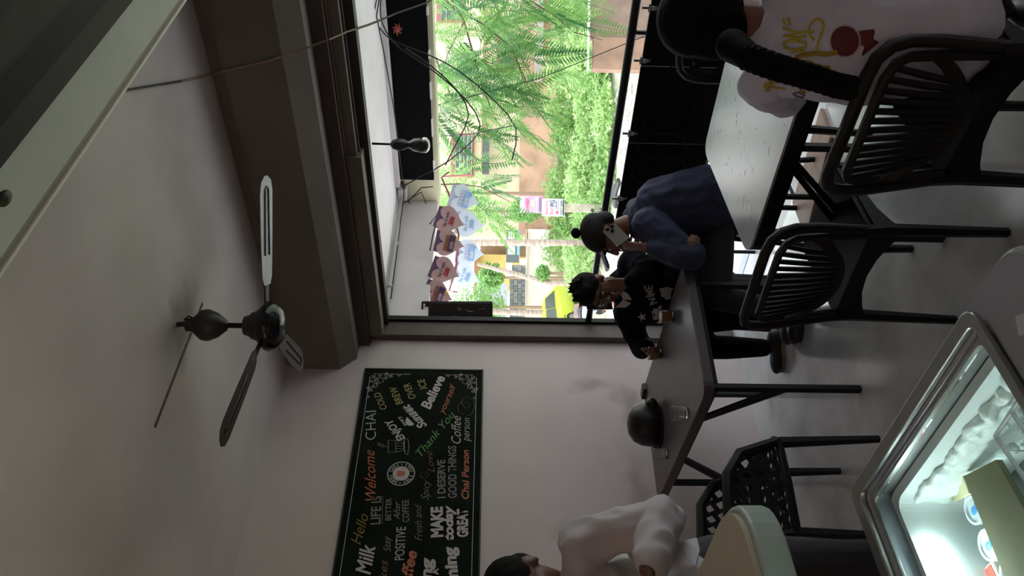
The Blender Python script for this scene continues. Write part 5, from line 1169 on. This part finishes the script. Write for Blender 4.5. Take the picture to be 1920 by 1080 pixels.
sr.cap(ShL, V(ShL).lerp(ElL, .75), .070, .080).cap(ShR, V(ShR).lerp(ElR, .75), .068, .078)
ts = blob(sr, 'tshirt', .007, mat('tshirt_white', (.62, .65, .80), .85, bump=.1, bscale=16), p3, 3, wr=.012, wf=8)
hq = lambda x, y, z: Hc+Rh @ V((x, y, z))
hg = G(); hg.ell(hq(0, -.03, .035), (.100, .105, .095), Rh).ell(hq(0, -.06, -.02), (.088, .070, .085), Rh).ell(hq(.03, -.02, .0), (.075, .07, .085), Rh)
bp2 = [P(x, y, D=D) for x, y, D in ((1372, 85, 1.84), (1402, 105, 1.79), (1430, 116, 1.755), (1465, 128, 1.735), (1500, 138, 1.725), (1535, 148, 1.71), (1570, 160, 1.70), (1602, 166, 1.69))]
chain(hg, bp2[:2], [.040, .032])
blob(hg, 'hair', .006, m_hair, p3, 2)
br = G()
for k in range(30):
    f = k/29*6+1; i = min(6, int(f)); c = bp2[i].lerp(bp2[min(7, i+1)], f-i); s_ = (.022-.006*k/29)
    side = (1 if k % 2 else -1)*.015; br.ell(c+rh*side, (s_*.85, s_*.7, s_*1.05), Matrix.Rotation(side*45, 3, 'Y'), 10, 8)
blob(br, 'braid', .004, m_hair, p3, 0)
my_ = mat('ink_yellow', (.50, .46, .05), .7); mr_ = mat('ink_maroon', (.14, .02, .03), .7); mg_ = mat('ink_gold', (.38, .27, .04), .7); mw2 = mat('ink_pale', (.55, .45, .5), .7); mgr2 = mat('ink_grey', (.16, .17, .22), .7)
Z_ = lambda L: [(1400+x/4.911, y/4.909) for x, y in L]
for st in ([(335, 175), (355, 228)], [(380, 162), (400, 230)], [(330, 250), (400, 278), (470, 295), (625, 293)], [(620, 372), (590, 330), (568, 270), (590, 205), (640, 170), (690, 185), (708, 240), (690, 320), (660, 390), (632, 500)],
           [(470, 295), (420, 320), (340, 325), (440, 345), (555, 335), (440, 362), (340, 390)], [(340, 390), (350, 440), (440, 460), (540, 440), (550, 395), (440, 375), (345, 385)], [(410, 490), (490, 460), (540, 480), (530, 510)],
           [(235, 668), (215, 760), (180, 800), (355, 815)], [(160, 765), (250, 775), (260, 690)], [(150, 790), (215, 800)], [(245, 750), (330, 745), (350, 700)], [(270, 690), (440, 690), (455, 740), (340, 745)], [(165, 825), (210, 838)]):
    raylay(ts, Z_(st), ts, my_, .0032, 'lettering')
for st in ([(460, 530), (530, 505), (640, 490), (740, 500), (830, 480)], [(470, 590), (560, 570), (620, 600), (700, 620), (770, 625)]): raylay(ts, Z_(st), ts, mg_, .0062, 'gold_print')
raylay(ts, Z_([(560, 600), (640, 620), (720, 640)]), ts, mr_, .004, 'maroon_print')
circ_ = [(905+138*cos(2*pi*k/28), 380+142*sin(2*pi*k/28)) for k in range(28)]
raylay(ts, Z_(circ_), ts, mr_, .002, 'maroon_disc', fill=True); raylay(ts, Z_(circ_+[circ_[0]]), ts, mw2, .002, 'disc_outline')
raylay(ts, Z_([(1030, 285), (1170, 270), (1215, 390), (1060, 520), (1045, 400)]), ts, mr_, .002, 'maroon_block', fill=True)
raylay(ts, Z_([(705, 945), (800, 895), (890, 860), (915, 900), (905, 975), (800, 975)]), ts, mat('ink_mustard', (.42, .36, .03), .7), .002, 'yellow_triangle', fill=True)
raylay(ts, Z_([(440, 720), (450, 700), (500, 710), (540, 790), (540, 850), (500, 830), (460, 770)]), ts, mg_, .003, 'gold_print')
raylay(ts, Z_([(430, 860), (480, 845), (535, 870), (520, 895), (460, 885), (430, 860)]), ts, mgr2, .003, 'grey_print')
shoe(p3, (-.97, 2.17, 0), (-.98, 2.40, 0), m_s1, m_s1); shoe(p3, (-.74, 2.15, 0), (-.73, 2.38, 0), m_s1, m_s1)

# ---- standing person in white shirt at the counter
p4 = thing('person', 'standing person in white shirt leaning over an open book', 'person', (-2.28, 1.05, 0))
Hc = V((-2.268, 1.05, 1.505)); Rh = rot_to((.55, -.70, -.5))
bd = G(); head(bd, Hc, Rh)
ShL = V((-2.19, 1.155, 1.345)); ShR = V((-2.46, .86, 1.36)); ElL = V((-2.075, 1.165, 1.115)); WrL = V((-1.99, .965, 1.20)); ElR = V((-2.46, .80, 1.12)); WrR = V((-2.24, .90, 1.14))
bd.cap(Hc+V((-.02, .0, -.06)), V((-2.32, 1.02, 1.40)), .05, .06); chain(bd, [V((-2.33, 1.02, 1.33)), V((-2.36, 1.05, 1.12)), V((-2.38, 1.08, .95))], [.10, .10, .10]); bd.cap(ShR, ShL, .045, .045)
arm(bd, ShL, ElL, WrL); arm(bd, ShR, ElR, WrR); hand(bd, WrL, (-.25, -.95, .05), (0, 0, -1), (-.8, -.2, 0), .4); hand(bd, WrR, (.75, .5, .0), (0, 0, 1), (-.5, .8, 0), .5)
tr = G(); sr = G()
leg(bd, tr, V((-2.31, 1.14, .92)), V((-2.28, 1.14, .50)), V((-2.30, 1.16, .10))); leg(bd, tr, V((-2.45, 1.0, .92)), V((-2.42, .98, .50)), V((-2.44, 1.0, .10))); tr.ell((-2.38, 1.08, .95), (.15, .15, .12))
blob(bd, 'body', .006, m_skd, p4, 2); face(p4, Hc, Rh)
blob(tr, 'trousers', .009, mat('trousers_grey', (.05, .05, .06), .8), p4, 3)
chain(sr, [V((-2.32, 1.01, 1.33)), V((-2.32, 1.02, 1.22)), V((-2.35, 1.05, 1.08)), V((-2.37, 1.07, .93))], [.115, .135, .135, .145]); sr.cap(ShR, ShL, .065, .065)
arm(sr, ShL, ElL, V(ElL).lerp(WrL, .82), (.066, .060, .048)); arm(sr, ShR, ElR, V(ElR).lerp(WrR, .8), (.066, .056, .046))
s4 = blob(sr, 'shirt', .007, mat('shirt_white', (.50, .48, .50), .8, bump=.1, bscale=14), p4, 3, wr=.015, wf=9)
G().tube([Hc+V((-.02, -.01, -.135))+V((.075*cos(t), .075*sin(t), .012*sin(t))) for t in [2*pi*k/18 for k in range(18)]], .016, 6, True).build('collar', mat('shirt_white', (0, 0, 0)), s4, smooth=True)
hq = lambda x, y, z: Hc+Rh @ V((x, y, z))
hg = G(); hg.ell(hq(0, -.025, .045), (.085, .100, .088), Rh).ell(hq(0, -.05, .0), (.078, .07, .07), Rh); blob(hg, 'hair', .006, m_hair, p4, 2)
shoe(p4, (-2.33, 1.22, 0), (-2.22, 1.0, 0), m_s1, m_s1); shoe(p4, (-2.47, 1.06, 0), (-2.36, .84, 0), m_s1, m_s1)
